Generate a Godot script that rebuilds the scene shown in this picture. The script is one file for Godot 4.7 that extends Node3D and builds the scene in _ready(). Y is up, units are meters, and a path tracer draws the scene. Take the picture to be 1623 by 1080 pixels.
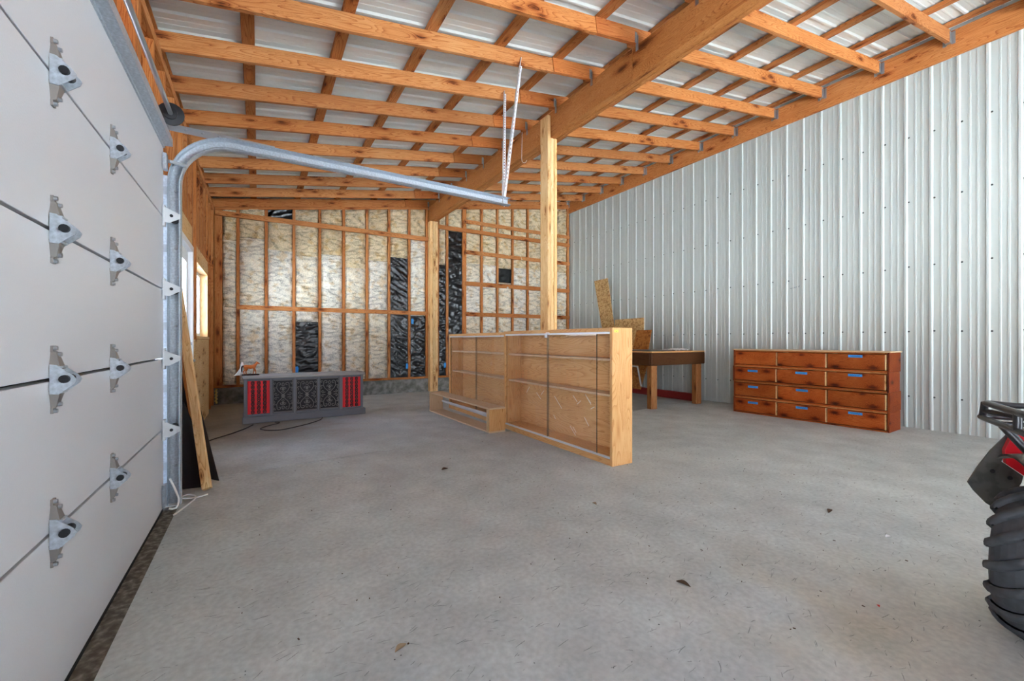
extends Node3D
# Metal barn interior: concrete floor, framed walls, display cabinets, drawer units and a quad bike.

var rng := RandomNumberGenerator.new()
var M := {}
var mesh_cache := {}

# ------------------------------------------------------------------ mesh builder
class MB:
	var v := PackedVector3Array()
	var n := PackedVector3Array()
	var uv := PackedVector2Array()
	var ix := PackedInt32Array()
	func vert(p: Vector3, nn: Vector3, t: Vector2) -> int:
		v.append(p); n.append(nn); uv.append(t)
		return v.size() - 1
	func tri_i(a: int, b: int, c: int, out: Vector3) -> void:
		var nn := (v[b] - v[a]).cross(v[c] - v[a])
		if nn.dot(out) >= 0.0:
			ix.append(a); ix.append(c); ix.append(b)
		else:
			ix.append(a); ix.append(b); ix.append(c)
	# flat polygon face (convex, 3 or 4 corners), seen from the side «out» points to
	func face(p: Array, t: Array, out: Vector3) -> void:
		var nn: Vector3 = (p[1] - p[0]).cross(p[2] - p[0])
		if nn.length() < 1e-12 and p.size() > 3:
			nn = (p[2] - p[0]).cross(p[3] - p[0])
		nn = nn.normalized()
		if nn.dot(out) < 0.0:
			nn = -nn
		var s := v.size()
		for k in p.size():
			vert(p[k], nn, t[k])
		for k in range(1, p.size() - 1):
			tri_i(s, s + k, s + k + 1, nn)
	func mesh() -> ArrayMesh:
		var a := []
		a.resize(Mesh.ARRAY_MAX)
		a[Mesh.ARRAY_VERTEX] = v
		a[Mesh.ARRAY_NORMAL] = n
		a[Mesh.ARRAY_TEX_UV] = uv
		a[Mesh.ARRAY_INDEX] = ix
		var m := ArrayMesh.new()
		m.add_surface_from_arrays(Mesh.PRIMITIVE_TRIANGLES, a)
		return m

func box_into(m: MB, T: Transform3D, s: Vector3, ch := 0.0, off := Vector2.ZERO) -> void:
	var h := s * 0.5
	ch = minf(ch, minf(h.x, minf(h.y, h.z)) * 0.8)
	var g := 0
	if s.y > s.x and s.y >= s.z: g = 1
	elif s.z > s.x and s.z > s.y: g = 2
	var uvf := func(p: Vector3, ax: int) -> Vector2:
		if ax == g:
			return off + Vector2(p[(g + 1) % 3] * 0.2, p[(g + 2) % 3])
		var o := 3 - ax - g
		return off + Vector2(p[g], p[o] + ax * 0.07)
	for ax in 3:
		var b := (ax + 1) % 3
		var c := (ax + 2) % 3
		for sg in [-1.0, 1.0]:
			var ps := []
			var ts := []
			for q in [[-1, -1], [1, -1], [1, 1], [-1, 1]]:
				var p := Vector3.ZERO
				p[ax] = sg * h[ax]
				p[b] = q[0] * (h[b] - ch)
				p[c] = q[1] * (h[c] - ch)
				ts.append(uvf.call(p, ax))
				ps.append(T * p)
			var o := Vector3.ZERO
			o[ax] = sg
			m.face(ps, ts, T.basis * o)
		if ch > 0.0:
			for sb in [-1.0, 1.0]:
				for sc in [-1.0, 1.0]:
					var ps := []
					var ts := []
					for q in [[0, -1], [0, 1], [1, 1], [1, -1]]:
						var p := Vector3.ZERO
						p[ax] = q[1] * (h[ax] - ch)
						p[b] = sb * (h[b] - (ch if q[0] == 1 else 0.0))
						p[c] = sc * (h[c] - (ch if q[0] == 0 else 0.0))
						ts.append(uvf.call(p, b))
						ps.append(T * p)
					var o := Vector3.ZERO
					o[b] = sb; o[c] = sc
					m.face(ps, ts, T.basis * o)
	if ch > 0.0:
		for sx in [-1.0, 1.0]:
			for sy in [-1.0, 1.0]:
				for sz in [-1.0, 1.0]:
					var sgn := Vector3(sx, sy, sz)
					var ps := []
					var ts := []
					for ax in 3:
						var p := Vector3.ZERO
						for k in 3:
							p[k] = sgn[k] * (h[k] - (0.0 if k == ax else ch))
						ts.append(uvf.call(p, (g + 1) % 3))
						ps.append(T * p)
					m.face(ps, ts, T.basis * sgn)

func box_at(m: MB, c: Vector3, s: Vector3, ch := 0.0) -> void:
	box_into(m, Transform3D(Basis.IDENTITY, c), s, ch, Vector2(rng.randf() * 2.0, rng.randf() * 2.0))

# polygon in the local xy plane, thick along +z
func extrude(m: MB, poly: PackedVector2Array, depth: float, T := Transform3D.IDENTITY, uvs := 1.0) -> void:
	var tr := Geometry2D.triangulate_polygon(poly)
	for side in 2:
		var z := depth if side == 1 else 0.0
		var out := T.basis * Vector3(0, 0, 1.0 if side == 1 else -1.0)
		for k in range(0, tr.size(), 3):
			var ps := []
			var ts := []
			for j in 3:
				var q := poly[tr[k + j]]
				ps.append(T * Vector3(q.x, q.y, z))
				ts.append(q * uvs)
			m.face(ps, ts, out)
	var area := 0.0
	for k in poly.size():
		area += poly[k].cross(poly[(k + 1) % poly.size()])
	for k in poly.size():
		var a := poly[k]
		var b := poly[(k + 1) % poly.size()]
		var d := (b - a).normalized()
		var o := Vector2(d.y, -d.x) * (1.0 if area > 0 else -1.0)
		m.face([T * Vector3(a.x, a.y, 0), T * Vector3(b.x, b.y, 0), T * Vector3(b.x, b.y, depth), T * Vector3(a.x, a.y, depth)],
			[a * uvs, b * uvs, b * uvs + Vector2(0, depth), a * uvs + Vector2(0, depth)], T.basis * Vector3(o.x, o.y, 0))

# smooth grid from rows of points; «out» is a rough outward direction
func grid(m: MB, P: Array, out: Vector3, uvo := Vector2.ZERO, uvscale := Vector2.ONE, closed := false) -> void:
	var R := P.size()
	var C: int = P[0].size()
	var s := m.v.size()
	for i in R:
		for j in C:
			var j0 := j - 1 if j > 0 else (C - 2 if closed else 0)
			var j1 := j + 1 if j < C - 1 else (1 if closed else C - 1)
			var du: Vector3 = P[i][j1] - P[i][j0]
			var dv: Vector3 = P[mini(i + 1, R - 1)][j] - P[maxi(i - 1, 0)][j]
			var nn := du.cross(dv).normalized()
			if nn.dot(out) < 0 and out != Vector3.ZERO:
				nn = -nn
			m.vert(P[i][j], nn, uvo + Vector2(float(j) / (C - 1), float(i) / (R - 1)) * uvscale)
	for i in R - 1:
		for j in C - 1:
			var a := s + i * C + j
			var o := m.n[a] + m.n[a + 1] + m.n[a + C] + m.n[a + C + 1]
			m.tri_i(a, a + 1, a + C + 1, o)
			m.tri_i(a, a + C + 1, a + C, o)

func tube(m: MB, pts: Array, r: float, sides := 8, closed := false, r2 := -1.0) -> void:
	var N := pts.size()
	var P := []
	var up := Vector3.UP
	var d0: Vector3 = (pts[1] - pts[0]).normalized()
	if absf(d0.dot(up)) > 0.9: up = Vector3.RIGHT
	var x := d0.cross(up).normalized()
	var s := m.v.size()
	for k in N:
		var a: Vector3 = pts[k - 1] if k > 0 else (pts[N - 2] if closed else pts[0])
		var b: Vector3 = pts[k + 1] if k < N - 1 else (pts[1] if closed else pts[N - 1])
		var d := (b - a).normalized()
		x = (x - d * x.dot(d)).normalized()
		var y := d.cross(x)
		var rr := r if r2 < 0 else lerpf(r, r2, float(k) / (N - 1))
		for j in sides + 1:
			var t := TAU * j / sides
			var o := x * cos(t) + y * sin(t)
			m.vert(pts[k] + o * rr, o, Vector2(float(j) / sides * TAU * r, k * 0.05))
	for k in N - 1:
		for j in sides:
			var a := s + k * (sides + 1) + j
			m.tri_i(a, a + 1, a + sides + 2, m.n[a] + m.n[a + 1])
			m.tri_i(a, a + sides + 2, a + sides + 1, m.n[a] + m.n[a + 1])
	if not closed:
		for e in [0, N - 1]:
			var d: Vector3 = (pts[0] - pts[1]).normalized() if e == 0 else (pts[N - 1] - pts[N - 2]).normalized()
			var c := m.vert(pts[e], d, Vector2.ZERO)
			var ring := []
			for j in sides + 1:
				ring.append(m.vert(m.v[s + e * (sides + 1) + j], d, Vector2.ZERO))
			for j in sides:
				m.tri_i(c, ring[j], ring[j + 1], d)

# profile of (radius, height) turned round an axis
func lathe(m: MB, prof: Array, T: Transform3D, sides := 24) -> void:
	for k in prof.size() - 1:
		var a: Vector2 = prof[k]
		var b: Vector2 = prof[k + 1]
		var d := (b - a).normalized()
		var s := m.v.size()
		for j in sides + 1:
			var t := TAU * j / sides
			var o := Vector3(cos(t), 0, sin(t))
			var nn := T.basis * (o * d.y - Vector3(0, d.x, 0)).normalized()
			m.vert(T * (o * a.x + Vector3(0, a.y, 0)), nn, Vector2(t * 0.1, k * 0.1))
			m.vert(T * (o * b.x + Vector3(0, b.y, 0)), nn, Vector2(t * 0.1, k * 0.1 + 0.1))
		for j in sides:
			var q := s + j * 2
			m.tri_i(q, q + 2, q + 3, m.n[q] + m.n[q + 2])
			m.tri_i(q, q + 3, q + 1, m.n[q] + m.n[q + 2])

# ------------------------------------------------------------------ nodes
func node(called: String, m: MB, mat, parent: Node = self, T := Transform3D.IDENTITY) -> MeshInstance3D:
	return node_mesh(called, m.mesh(), mat, parent, T)

func node_mesh(called: String, mesh: Mesh, mat, parent: Node = self, T := Transform3D.IDENTITY) -> MeshInstance3D:
	var o := MeshInstance3D.new()
	o.name = numbered(called, parent)
	o.mesh = mesh
	o.material_override = M[mat] if mat is String else mat
	o.transform = T
	parent.add_child(o, true)
	return o

func numbered(called: String, parent: Node) -> String:
	if not parent.has_node(NodePath(called)):
		return called
	var k := 1
	while parent.has_node(NodePath("%s_%03d" % [called, k])):
		k += 1
	return "%s_%03d" % [called, k]

func tag(o: Node, label: String, category: String, group := "", kind := "") -> Node:
	o.set_meta("label", label)
	o.set_meta("category", category)
	if group != "": o.set_meta("group", group)
	if kind != "": o.set_meta("kind", kind)
	return o

func thing(called: String, label: String, category: String, at := Vector3.ZERO, turn := 0.0, group := "", kind := "") -> Node3D:
	var o := Node3D.new()
	o.name = numbered(called, self)
	o.position = at
	o.rotation.y = turn
	add_child(o, true)
	tag(o, label, category, group, kind)
	return o

func pick(mat: String) -> String:
	if M.has(mat + "_0"):
		return mat + "_%d" % rng.randi_range(0, 3)
	return mat

func cached_box(s: Vector3, ch: float) -> Mesh:
	var k := "%.3f %.3f %.3f %.4f %d" % [s.x, s.y, s.z, ch, rng.randi_range(0, 4)]
	if not mesh_cache.has(k):
		var m := MB.new()
		box_into(m, Transform3D.IDENTITY, s, ch, Vector2(rng.randf() * 2.0, rng.randf() * 2.0))
		mesh_cache[k] = m.mesh()
	return mesh_cache[k]

func bx(called: String, lo: Vector3, hi: Vector3, mat: String, parent: Node = self, ch := 0.0) -> MeshInstance3D:
	return node_mesh(called, cached_box((hi - lo).abs(), ch), pick(mat), parent, Transform3D(Basis.IDENTITY, (lo + hi) * 0.5))

# board from a to b, w wide towards «side», t thick
func board(called: String, a: Vector3, b: Vector3, w: float, t: float, side: Vector3, mat: String, parent: Node = self, ch := 0.0) -> MeshInstance3D:
	var x := (b - a).normalized()
	var y := (side - x * side.dot(x)).normalized()
	return node_mesh(called, cached_box(Vector3(snappedf(a.distance_to(b), 0.001), w, t), ch), pick(mat), parent, Transform3D(Basis(x, y, x.cross(y)), (a + b) * 0.5))

# ------------------------------------------------------------------ textures
func noise(seed_: int, freq: float, type := FastNoiseLite.TYPE_SIMPLEX_SMOOTH, fractal := FastNoiseLite.FRACTAL_FBM, oct := 4) -> FastNoiseLite:
	var n := FastNoiseLite.new()
	n.seed = seed_
	n.noise_type = type
	n.frequency = freq
	n.fractal_type = fractal
	n.fractal_octaves = oct
	return n

func field(n: FastNoiseLite, w: int, h: int, W := 0, H := 0) -> PackedByteArray:
	var im := n.get_seamless_image(w, h)
	im.convert(Image.FORMAT_L8)
	if W > 0:
		im.resize(W, H, Image.INTERPOLATE_CUBIC)
	return im.get_data()

func lut(stops: Array) -> PackedByteArray:      # [[t, Color], ...] -> 256 rgb triples
	var g := Gradient.new()
	g.offsets = PackedFloat32Array(stops.map(func(s): return s[0]))
	g.colors = PackedColorArray(stops.map(func(s): return s[1]))
	var out := PackedByteArray()
	for k in 256:
		var c := g.sample(k / 255.0)
		out.append(int(c.r * 255)); out.append(int(c.g * 255)); out.append(int(c.b * 255))
	return out

func colored(idx: PackedByteArray, l: PackedByteArray, w: int, h: int) -> ImageTexture:
	var d := PackedByteArray()
	d.resize(w * h * 3)
	for k in w * h:
		var q := idx[k] * 3
		var o := k * 3
		d[o] = l[q]; d[o + 1] = l[q + 1]; d[o + 2] = l[q + 2]
	var im := Image.create_from_data(w, h, false, Image.FORMAT_RGB8, d)
	im.generate_mipmaps()
	return ImageTexture.create_from_image(im)

func wood_field(seed_: int, w: int, h: int, R: int, A: float, knots: int, wu: int) -> PackedByteArray:
	var warp := field(noise(seed_, 0.012, FastNoiseLite.TYPE_SIMPLEX_SMOOTH, FastNoiseLite.FRACTAL_FBM, 2), wu, h, w, h)
	var fib := field(noise(seed_ + 1, 0.3, FastNoiseLite.TYPE_SIMPLEX_SMOOTH, FastNoiseLite.FRACTAL_FBM, 3), 48, h, w, h)
	var blot := field(noise(seed_ + 2, 0.01), w / 4, h / 2, w, h)
	var ph := PackedFloat32Array()
	ph.resize(w * h)
	var dark := PackedFloat32Array()
	dark.resize(w * h)
	for k in w * h:
		ph[k] = warp[k] / 255.0 * A
	var r := RandomNumberGenerator.new()
	r.seed = seed_
	for q in knots:
		var cx := r.randi_range(0, w - 1)
		var cy := r.randi_range(0, h - 1)
		var rad := r.randf_range(0.5, 1.0) * h * 0.06
		var rx := rad * 1.5
		for dy in range(-int(rad * 4), int(rad * 4) + 1):
			for dx in range(-int(rx * 5), int(rx * 5) + 1):
				var d := (dx / rx) * (dx / rx) * 0.45 + (dy / rad) * (dy / rad)
				if d > 14.0: continue
				var i := posmod(cy + dy, h) * w + posmod(cx + dx, w)
				ph[i] += 2.2 * exp(-d * 0.4)
				dark[i] = maxf(dark[i], exp(-d * 0.9) * 0.62 + 0.12 * exp(-d * 0.25))
	var out := PackedByteArray()
	out.resize(w * h)
	for y in h:
		var base := float(y) / h * R
		for x in w:
			var k := y * w + x
			var p := fposmod(base + ph[k], 1.0)
			var g := 1.0 - p * p * p * p
			var val := 0.26 + 0.40 * g + 0.24 * (fib[k] / 255.0) + 0.20 * (blot[k] / 255.0 - 0.35)
			val -= dark[k] * 0.8
			out[k] = int(clampf(val, 0.0, 1.0) * 255)
	return out

func std(albedo: Color, rough: float, metal := 0.0) -> StandardMaterial3D:
	var m := StandardMaterial3D.new()
	m.albedo_color = albedo
	m.roughness = rough
	m.metallic = metal
	m.metallic_specular = 0.4
	return m

func c8(r: float, g: float, b: float) -> Color:
	return Color(r / 255.0, g / 255.0, b / 255.0)

func wood_mats(called: String, tex: Texture2D, tu: float, tv: float, tints: Array, rough := 0.7) -> void:
	for k in 4:
		var m := std(tints[k % tints.size()], rough)
		m.albedo_texture = tex
		m.uv1_scale = Vector3(1.0 / tu, 1.0 / tv, 1)
		m.metallic_specular = 0.3
		M[called + "_%d" % k] = m

func noise_tex(n: FastNoiseLite, size := 512, normal := false, strength := 4.0, ramp: Gradient = null) -> NoiseTexture2D:
	var t := NoiseTexture2D.new()
	t.width = size; t.height = size
	t.seamless = true
	t.noise = n
	t.as_normal_map = normal
	t.bump_strength = strength
	if ramp: t.color_ramp = ramp
	return t

func ramp(stops: Array) -> Gradient:
	var g := Gradient.new()
	g.offsets = PackedFloat32Array(stops.map(func(s): return s[0]))
	g.colors = PackedColorArray(stops.map(func(s): return s[1]))
	return g

func make_materials() -> void:
	# --- woods
	var W := 1024
	var H := 256
	var f := wood_field(11, W, H, 7, 9.0, 9, 128)
	var fir := colored(f, lut([[0.0, c8(70, 34, 16)], [0.22, c8(142, 80, 40)], [0.5, c8(196, 128, 74)], [0.75, c8(226, 164, 106)], [1.0, c8(240, 190, 136)]]), W, H)
	wood_mats("fir", fir, 2.4, 0.42, [Color(0.88, 0.81, 0.75), Color(0.83, 0.73, 0.64), Color(0.88, 0.78, 0.68), Color(0.8, 0.72, 0.66)])
	wood_mats("fir_dark", fir, 2.4, 0.42, [Color(0.8, 0.66, 0.55), Color(0.88, 0.74, 0.62), Color(0.76, 0.64, 0.52), Color(0.84, 0.7, 0.6)])
	var pine := colored(f, lut([[0.0, c8(96, 56, 28)], [0.22, c8(178, 120, 70)], [0.5, c8(222, 172, 112)], [0.75, c8(238, 198, 142)], [1.0, c8(248, 220, 172)]]), W, H)
	wood_mats("pine", pine, 2.4, 0.42, [Color(1, 1, 1), Color(0.97, 0.95, 0.92), Color(1, 0.97, 0.93), Color(0.94, 0.93, 0.92)])
	f = wood_field(23, W, 384, 5, 16.0, 5, 150)
	var f2 := wood_field(29, W, 384, 9, 24.0, 3, 110)
	var lvl := colored(f2, lut([[0.0, c8(80, 42, 20)], [0.3, c8(130, 74, 36)], [0.5, c8(186, 120, 66)], [0.75, c8(220, 156, 96)], [1.0, c8(238, 186, 130)]]), W, 384)
	wood_mats("lvl", lvl, 2.2, 0.6, [Color(0.86, 0.79, 0.7), Color(0.83, 0.76, 0.68)])
	var cedar := colored(f, lut([[0.0, c8(44, 14, 6)], [0.25, c8(104, 38, 14)], [0.5, c8(158, 70, 26)], [0.75, c8(184, 92, 38)], [1.0, c8(214, 134, 66)]]), W, 384)
	wood_mats("cedar", cedar, 1.3, 0.46, [Color(1, 1, 1), Color(0.9, 0.86, 0.84), Color(0.97, 0.93, 0.9), Color(0.86, 0.84, 0.82)], 0.5)
	wood_mats("cedar_end", cedar, 1.3, 0.46, [Color(0.76, 0.68, 0.66), Color(0.7, 0.62, 0.58)], 0.6)
	f = wood_field(37, W, 512, 3, 9.0, 0, 120)
	var honey := colored(f, lut([[0.0, c8(140, 86, 44)], [0.3, c8(188, 130, 76)], [0.55, c8(214, 160, 102)], [0.8, c8(226, 178, 122)], [1.0, c8(234, 194, 142)]]), W, 512)
	wood_mats("honey", honey, 2.2, 1.1, [Color(1, 0.98, 0.95), Color(0.97, 0.94, 0.9)], 0.42)
	var birch := colored(f, lut([[0.0, c8(186, 146, 104)], [0.3, c8(208, 174, 134)], [0.6, c8(220, 190, 154)], [1.0, c8(232, 206, 174)]]), W, 512)
	wood_mats("birch", birch, 2.2, 1.1, [Color(1.0, 0.98, 0.95), Color(0.97, 0.95, 0.93)], 0.55)
	wood_mats("sheathing", honey, 2.2, 1.1, [Color(0.9, 0.76, 0.6), Color(0.86, 0.72, 0.58)], 0.8)
	wood_mats("bench_wood", fir, 2.4, 0.42, [Color(0.78, 0.72, 0.68), Color(0.7, 0.66, 0.62)])
	wood_mats("brown_trim", honey, 2.2, 1.1, [Color(0.36, 0.29, 0.25)], 0.6)
	# --- oriented strand board
	var cell := noise(5, 0.05, FastNoiseLite.TYPE_CELLULAR, FastNoiseLite.FRACTAL_FBM, 2)
	cell.cellular_return_type = FastNoiseLite.RETURN_CELL_VALUE
	cell.cellular_jitter = 1.0
	cell.domain_warp_enabled = true
	cell.domain_warp_amplitude = 14.0
	var of := field(cell, 512, 512)
	M.strand_board = std(Color.WHITE, 0.75)
	M.strand_board.albedo_texture = colored(of, lut([[0.0, c8(142, 104, 58)], [0.3, c8(186, 144, 90)], [0.6, c8(206, 168, 112)], [1.0, c8(224, 192, 138)]]), 512, 512)
	M.strand_board.uv1_scale = Vector3(1.4, 1.4, 1)
	M.strand_dark = M.strand_board.duplicate()
	M.strand_dark.albedo_color = Color(0.86, 0.68, 0.5)
	# --- insulation
	var fold := noise(61, 0.010, FastNoiseLite.TYPE_SIMPLEX_SMOOTH, FastNoiseLite.FRACTAL_RIDGED, 5)
	fold.domain_warp_enabled = true
	fold.domain_warp_amplitude = 40.0
	fold.domain_warp_frequency = 0.02
	var i1 := field(fold, 230, 640, 512, 512)
	var i2 := field(noise(62, 0.007, FastNoiseLite.TYPE_SIMPLEX_SMOOTH, FastNoiseLite.FRACTAL_FBM, 4), 512, 512)
	var i3 := field(noise(63, 0.06, FastNoiseLite.TYPE_SIMPLEX_SMOOTH, FastNoiseLite.FRACTAL_FBM, 4), 512, 512)
	var d := PackedByteArray()
	d.resize(512 * 512 * 3)
	var hm := PackedByteArray()
	hm.resize(512 * 512)
	for k in 512 * 512:
		var ridge := pow(i1[k] / 255.0, 3.6)
		var st := smoothstep(0.52, 0.9, i2[k] / 255.0)
		var fi := i3[k] / 255.0
		var br := 0.95 + 0.20 * (fi - 0.5) - 0.36 * ridge
		var col := Color(br * 1.0, br * 0.975, br * 0.92).lerp(Color(br * 0.92, br * 0.81, br * 0.64), st * 0.7)
		d[k * 3] = int(clampf(col.r, 0, 1) * 255); d[k * 3 + 1] = int(clampf(col.g, 0, 1) * 255); d[k * 3 + 2] = int(clampf(col.b, 0, 1) * 255)
		hm[k] = int(clampf(0.75 - 0.6 * ridge + 0.3 * (fi - 0.5), 0, 1) * 255)
	var it := ImageTexture.create_from_image(Image.create_from_data(512, 512, false, Image.FORMAT_RGB8, d))
	var hi := Image.create_from_data(512, 512, false, Image.FORMAT_L8, hm)
	hi.convert(Image.FORMAT_RGBA8)
	hi.bump_map_to_normal_map(6.0)
	var tints := [Color(1, 1, 0.99), Color(0.99, 0.97, 0.93), Color(0.98, 0.95, 0.9), Color(0.98, 0.97, 0.96), Color(0.94, 0.88, 0.77), Color(0.91, 0.84, 0.72)]  # last two, tan: warm light high on the wall put into the colour
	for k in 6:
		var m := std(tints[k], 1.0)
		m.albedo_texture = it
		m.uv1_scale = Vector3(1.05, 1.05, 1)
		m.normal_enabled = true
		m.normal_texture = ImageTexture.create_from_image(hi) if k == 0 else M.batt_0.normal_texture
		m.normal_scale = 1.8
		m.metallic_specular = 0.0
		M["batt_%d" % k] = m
	M.plastic_sheet = std(c8(11, 12, 14), 0.3)
	M.plastic_sheet.metallic_specular = 0.5
	# --- concrete
	var s1 := field(noise(71, 0.006, FastNoiseLite.TYPE_SIMPLEX_SMOOTH, FastNoiseLite.FRACTAL_FBM, 5), 512, 768, 1024, 1536)
	var s2 := field(noise(72, 0.02, FastNoiseLite.TYPE_SIMPLEX_SMOOTH, FastNoiseLite.FRACTAL_FBM, 5), 1024, 1536)
	d = PackedByteArray()
	d.resize(1024 * 1536 * 3)
	for y in 1536:
		for x in 1024:
			var k := y * 1024 + x
			# texel (x, y) is the floor at X = -1 + x/1024*8, Z = -9 + y/1536*12
			var X := -1.0 + x / 128.0
			var Z := -9.0 + y / 128.0
			var a := s1[k] / 255.0
			var b := s2[k] / 255.0
			var g := 0.80 + 0.10 * (a - 0.5) + 0.11 * (b - 0.5)
			var rust := exp(-pow((X - 1.75 - 0.5 * (Z + 0.9)) / 0.7, 2) - pow((Z + 0.9) / 0.6, 2)) * smoothstep(0.35, 0.7, a) * 0.8
			var earth := smoothstep(-4.6, -6.0, Z + 1.2 * (a - 0.5)) * smoothstep(1.1, -0.3, X - 0.7 * b)
			var c := Color(g * 0.98, g, g * 0.98).lerp(Color(g * 0.86, g * 0.74, g * 0.54), rust * 0.6).lerp(Color(g * 0.62, g * 0.53, g * 0.43), earth * 0.8)
			d[k * 3] = int(clampf(c.r, 0, 1) * 255); d[k * 3 + 1] = int(clampf(c.g, 0, 1) * 255); d[k * 3 + 2] = int(clampf(c.b, 0, 1) * 255)
	M.concrete = std(Color.WHITE, 0.62)
	M.concrete.albedo_texture = ImageTexture.create_from_image(Image.create_from_data(1024, 1536, false, Image.FORMAT_RGB8, d))
	M.concrete.detail_enabled = true
	M.concrete.detail_blend_mode = BaseMaterial3D.BLEND_MODE_MUL
	M.concrete.detail_uv_layer = BaseMaterial3D.DETAIL_UV_1
	# fine speckle, scuffs and pits, tiled over 1.7 m
	var s3 := field(noise(73, 0.05, FastNoiseLite.TYPE_SIMPLEX_SMOOTH, FastNoiseLite.FRACTAL_FBM, 4), 1024, 1024)
	var im := Image.create_empty(1024, 1024, false, Image.FORMAT_RGB8)
	for y in 1024:
		for x in 1024:
			var q := 0.95 + 0.12 * (s3[y * 1024 + x] / 255.0 - 0.5)
			im.set_pixel(x, y, Color(q, q, q))
	var r := RandomNumberGenerator.new()
	r.seed = 99
	for k in 520:
		var px := r.randf() * 1024
		var py := r.randf() * 1024
		var an := r.randf_range(-0.7, 0.5)
		var ln := r.randf_range(4, 34)
		var sh := r.randf_range(0.4, 0.8)
		for t in int(ln):
			an += r.randf_range(-0.08, 0.08)
			px += cos(an); py += sin(an)
			var o := im.get_pixel(posmod(int(px), 1024), posmod(int(py), 1024))
			im.set_pixel(posmod(int(px), 1024), posmod(int(py), 1024), o * lerpf(sh, 1.0, absf(t / ln - 0.5)))
	for k in 150:
		im.fill_rect(Rect2i(r.randi_range(2, 1018), r.randi_range(2, 1018), r.randi_range(1, 4), r.randi_range(1, 3)), Color.WHITE * r.randf_range(0.35, 0.75))
	M.concrete.set_meta("detail", im)
	M.concrete.detail_albedo = ImageTexture.create_from_image(im)
	M.concrete.detail_uv_layer = BaseMaterial3D.DETAIL_UV_2
	M.concrete.uv2_scale = Vector3(1, 1, 1)
	M.stem = std(c8(150, 149, 142), 0.85)
	M.stem.albedo_texture = noise_tex(noise(75, 0.02), 512, false, 1.0, ramp([[0.2, Color(0.72, 0.72, 0.7)], [0.8, Color(1, 1, 1)]]))
	M.stem.uv1_triplanar = true
	M.stem.uv1_scale = Vector3(0.7, 0.7, 0.7)
	M.soil = std(c8(150, 144, 134), 1.0)
	M.soil.albedo_texture = noise_tex(noise(76, 0.03), 512, false, 1.0, ramp([[0.2, Color(0.62, 0.6, 0.57)], [0.55, Color(0.8, 0.78, 0.75)], [0.85, Color(1.0, 1.0, 1.0)]]))
	M.soil.uv1_triplanar = true
	M.soil.uv1_scale = Vector3(1.6, 1.6, 1.6)
	M.gravel = std(c8(200, 206, 208), 1.0)
	# --- metals and paints
	M.wall_metal = std(c8(190, 195, 189), 0.36)
	M.wall_metal.metallic_specular = 0.5
	M.roof_metal = std(c8(232, 234, 226), 0.42)
	M.door_paint = std(c8(212, 212, 214), 0.36)
	M.door_paint.normal_enabled = true
	M.door_paint.normal_texture = noise_tex(noise(81, 0.08), 256, true, 1.5)
	M.door_paint.normal_scale = 0.25
	M.door_paint.uv1_triplanar = true
	M.door_paint.uv1_scale = Vector3(6, 6, 6)
	M.galvanised = std(c8(206, 214, 222), 0.34, 0.45)
	M.galvanised.albedo_texture = noise_tex(noise(82, 0.05, FastNoiseLite.TYPE_CELLULAR), 256, false, 1.0, ramp([[0.0, Color(0.8, 0.8, 0.8)], [1.0, Color(1, 1, 1)]]))
	M.galvanised.uv1_triplanar = true
	M.galvanised.uv1_scale = Vector3(6, 6, 6)
	M.strap = std(c8(222, 224, 226), 0.4, 0.15)
	M.steel = std(c8(170, 174, 178), 0.35, 0.8)
	M.dull_steel = std(c8(150, 144, 138), 0.45, 0.5)
	M.aluminium = std(c8(222, 222, 222), 0.4, 0.3)
	M.black_iron = std(c8(44, 44, 46), 0.5, 0.3)
	M.screw = std(c8(58, 58, 56), 0.5, 0.5)
	M.white_paint = std(c8(236, 236, 236), 0.4)
	M.white_plastic = std(c8(238, 238, 238), 0.5)
	M.red_steel = std(c8(142, 40, 38), 0.6)
	M.rubber_sheet = std(c8(36, 38, 44), 0.25)
	M.rubber_sheet.normal_enabled = true
	M.rubber_sheet.normal_texture = noise_tex(noise(83, 0.01), 256, true, 2.0)
	M.rubber_sheet.normal_scale = 0.4
	M.grey_board = std(c8(70, 66, 64), 0.8)
	M.seal = std(c8(26, 26, 26), 0.8)
	M.glass = std(Color(0.93, 0.97, 0.95, 0.012), 0.02)
	M.glass.transparency = BaseMaterial3D.TRANSPARENCY_ALPHA
	M.glass.metallic_specular = 0.3
	M.glass_edge = std(c8(34, 58, 50), 0.25)
	M.blue_tape = std(c8(62, 150, 222), 0.7)
	M.ink = std(c8(30, 44, 84), 0.8)
	M.yellow_sticker = std(c8(238, 226, 90), 0.6)
	M.streak_cream = std(c8(246, 238, 218), 0.6)
	M.foam = std(c8(222, 196, 120), 0.9)
	M.console_grey = std(c8(104, 103, 106), 0.5)
	M.console_top = std(c8(150, 144, 138), 0.5)
	M.console_back = std(c8(48, 44, 43), 0.8)
	M.fretwork = std(c8(118, 112, 106), 0.55)
	M.red_cloth = std(c8(222, 52, 56), 0.8)
	M.bead_dark = std(c8(58, 46, 46), 0.5)
	M.horse_coat = std(c8(196, 102, 36), 0.45)
	M.horse_dark = std(c8(40, 26, 20), 0.5)
	M.dark_cord = std(c8(58, 46, 38), 0.8)
	M.paper = std(c8(236, 234, 230), 0.9)
	M.dark_sheet = std(c8(48, 56, 58), 0.4)
	M.leaf = std(c8(82, 62, 44), 0.9)
	M.wood_chip = std(c8(160, 140, 112), 0.9)
	M.red_bit = std(c8(196, 50, 34), 0.8)
	M.tyre = std(c8(70, 71, 72), 0.65)
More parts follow.
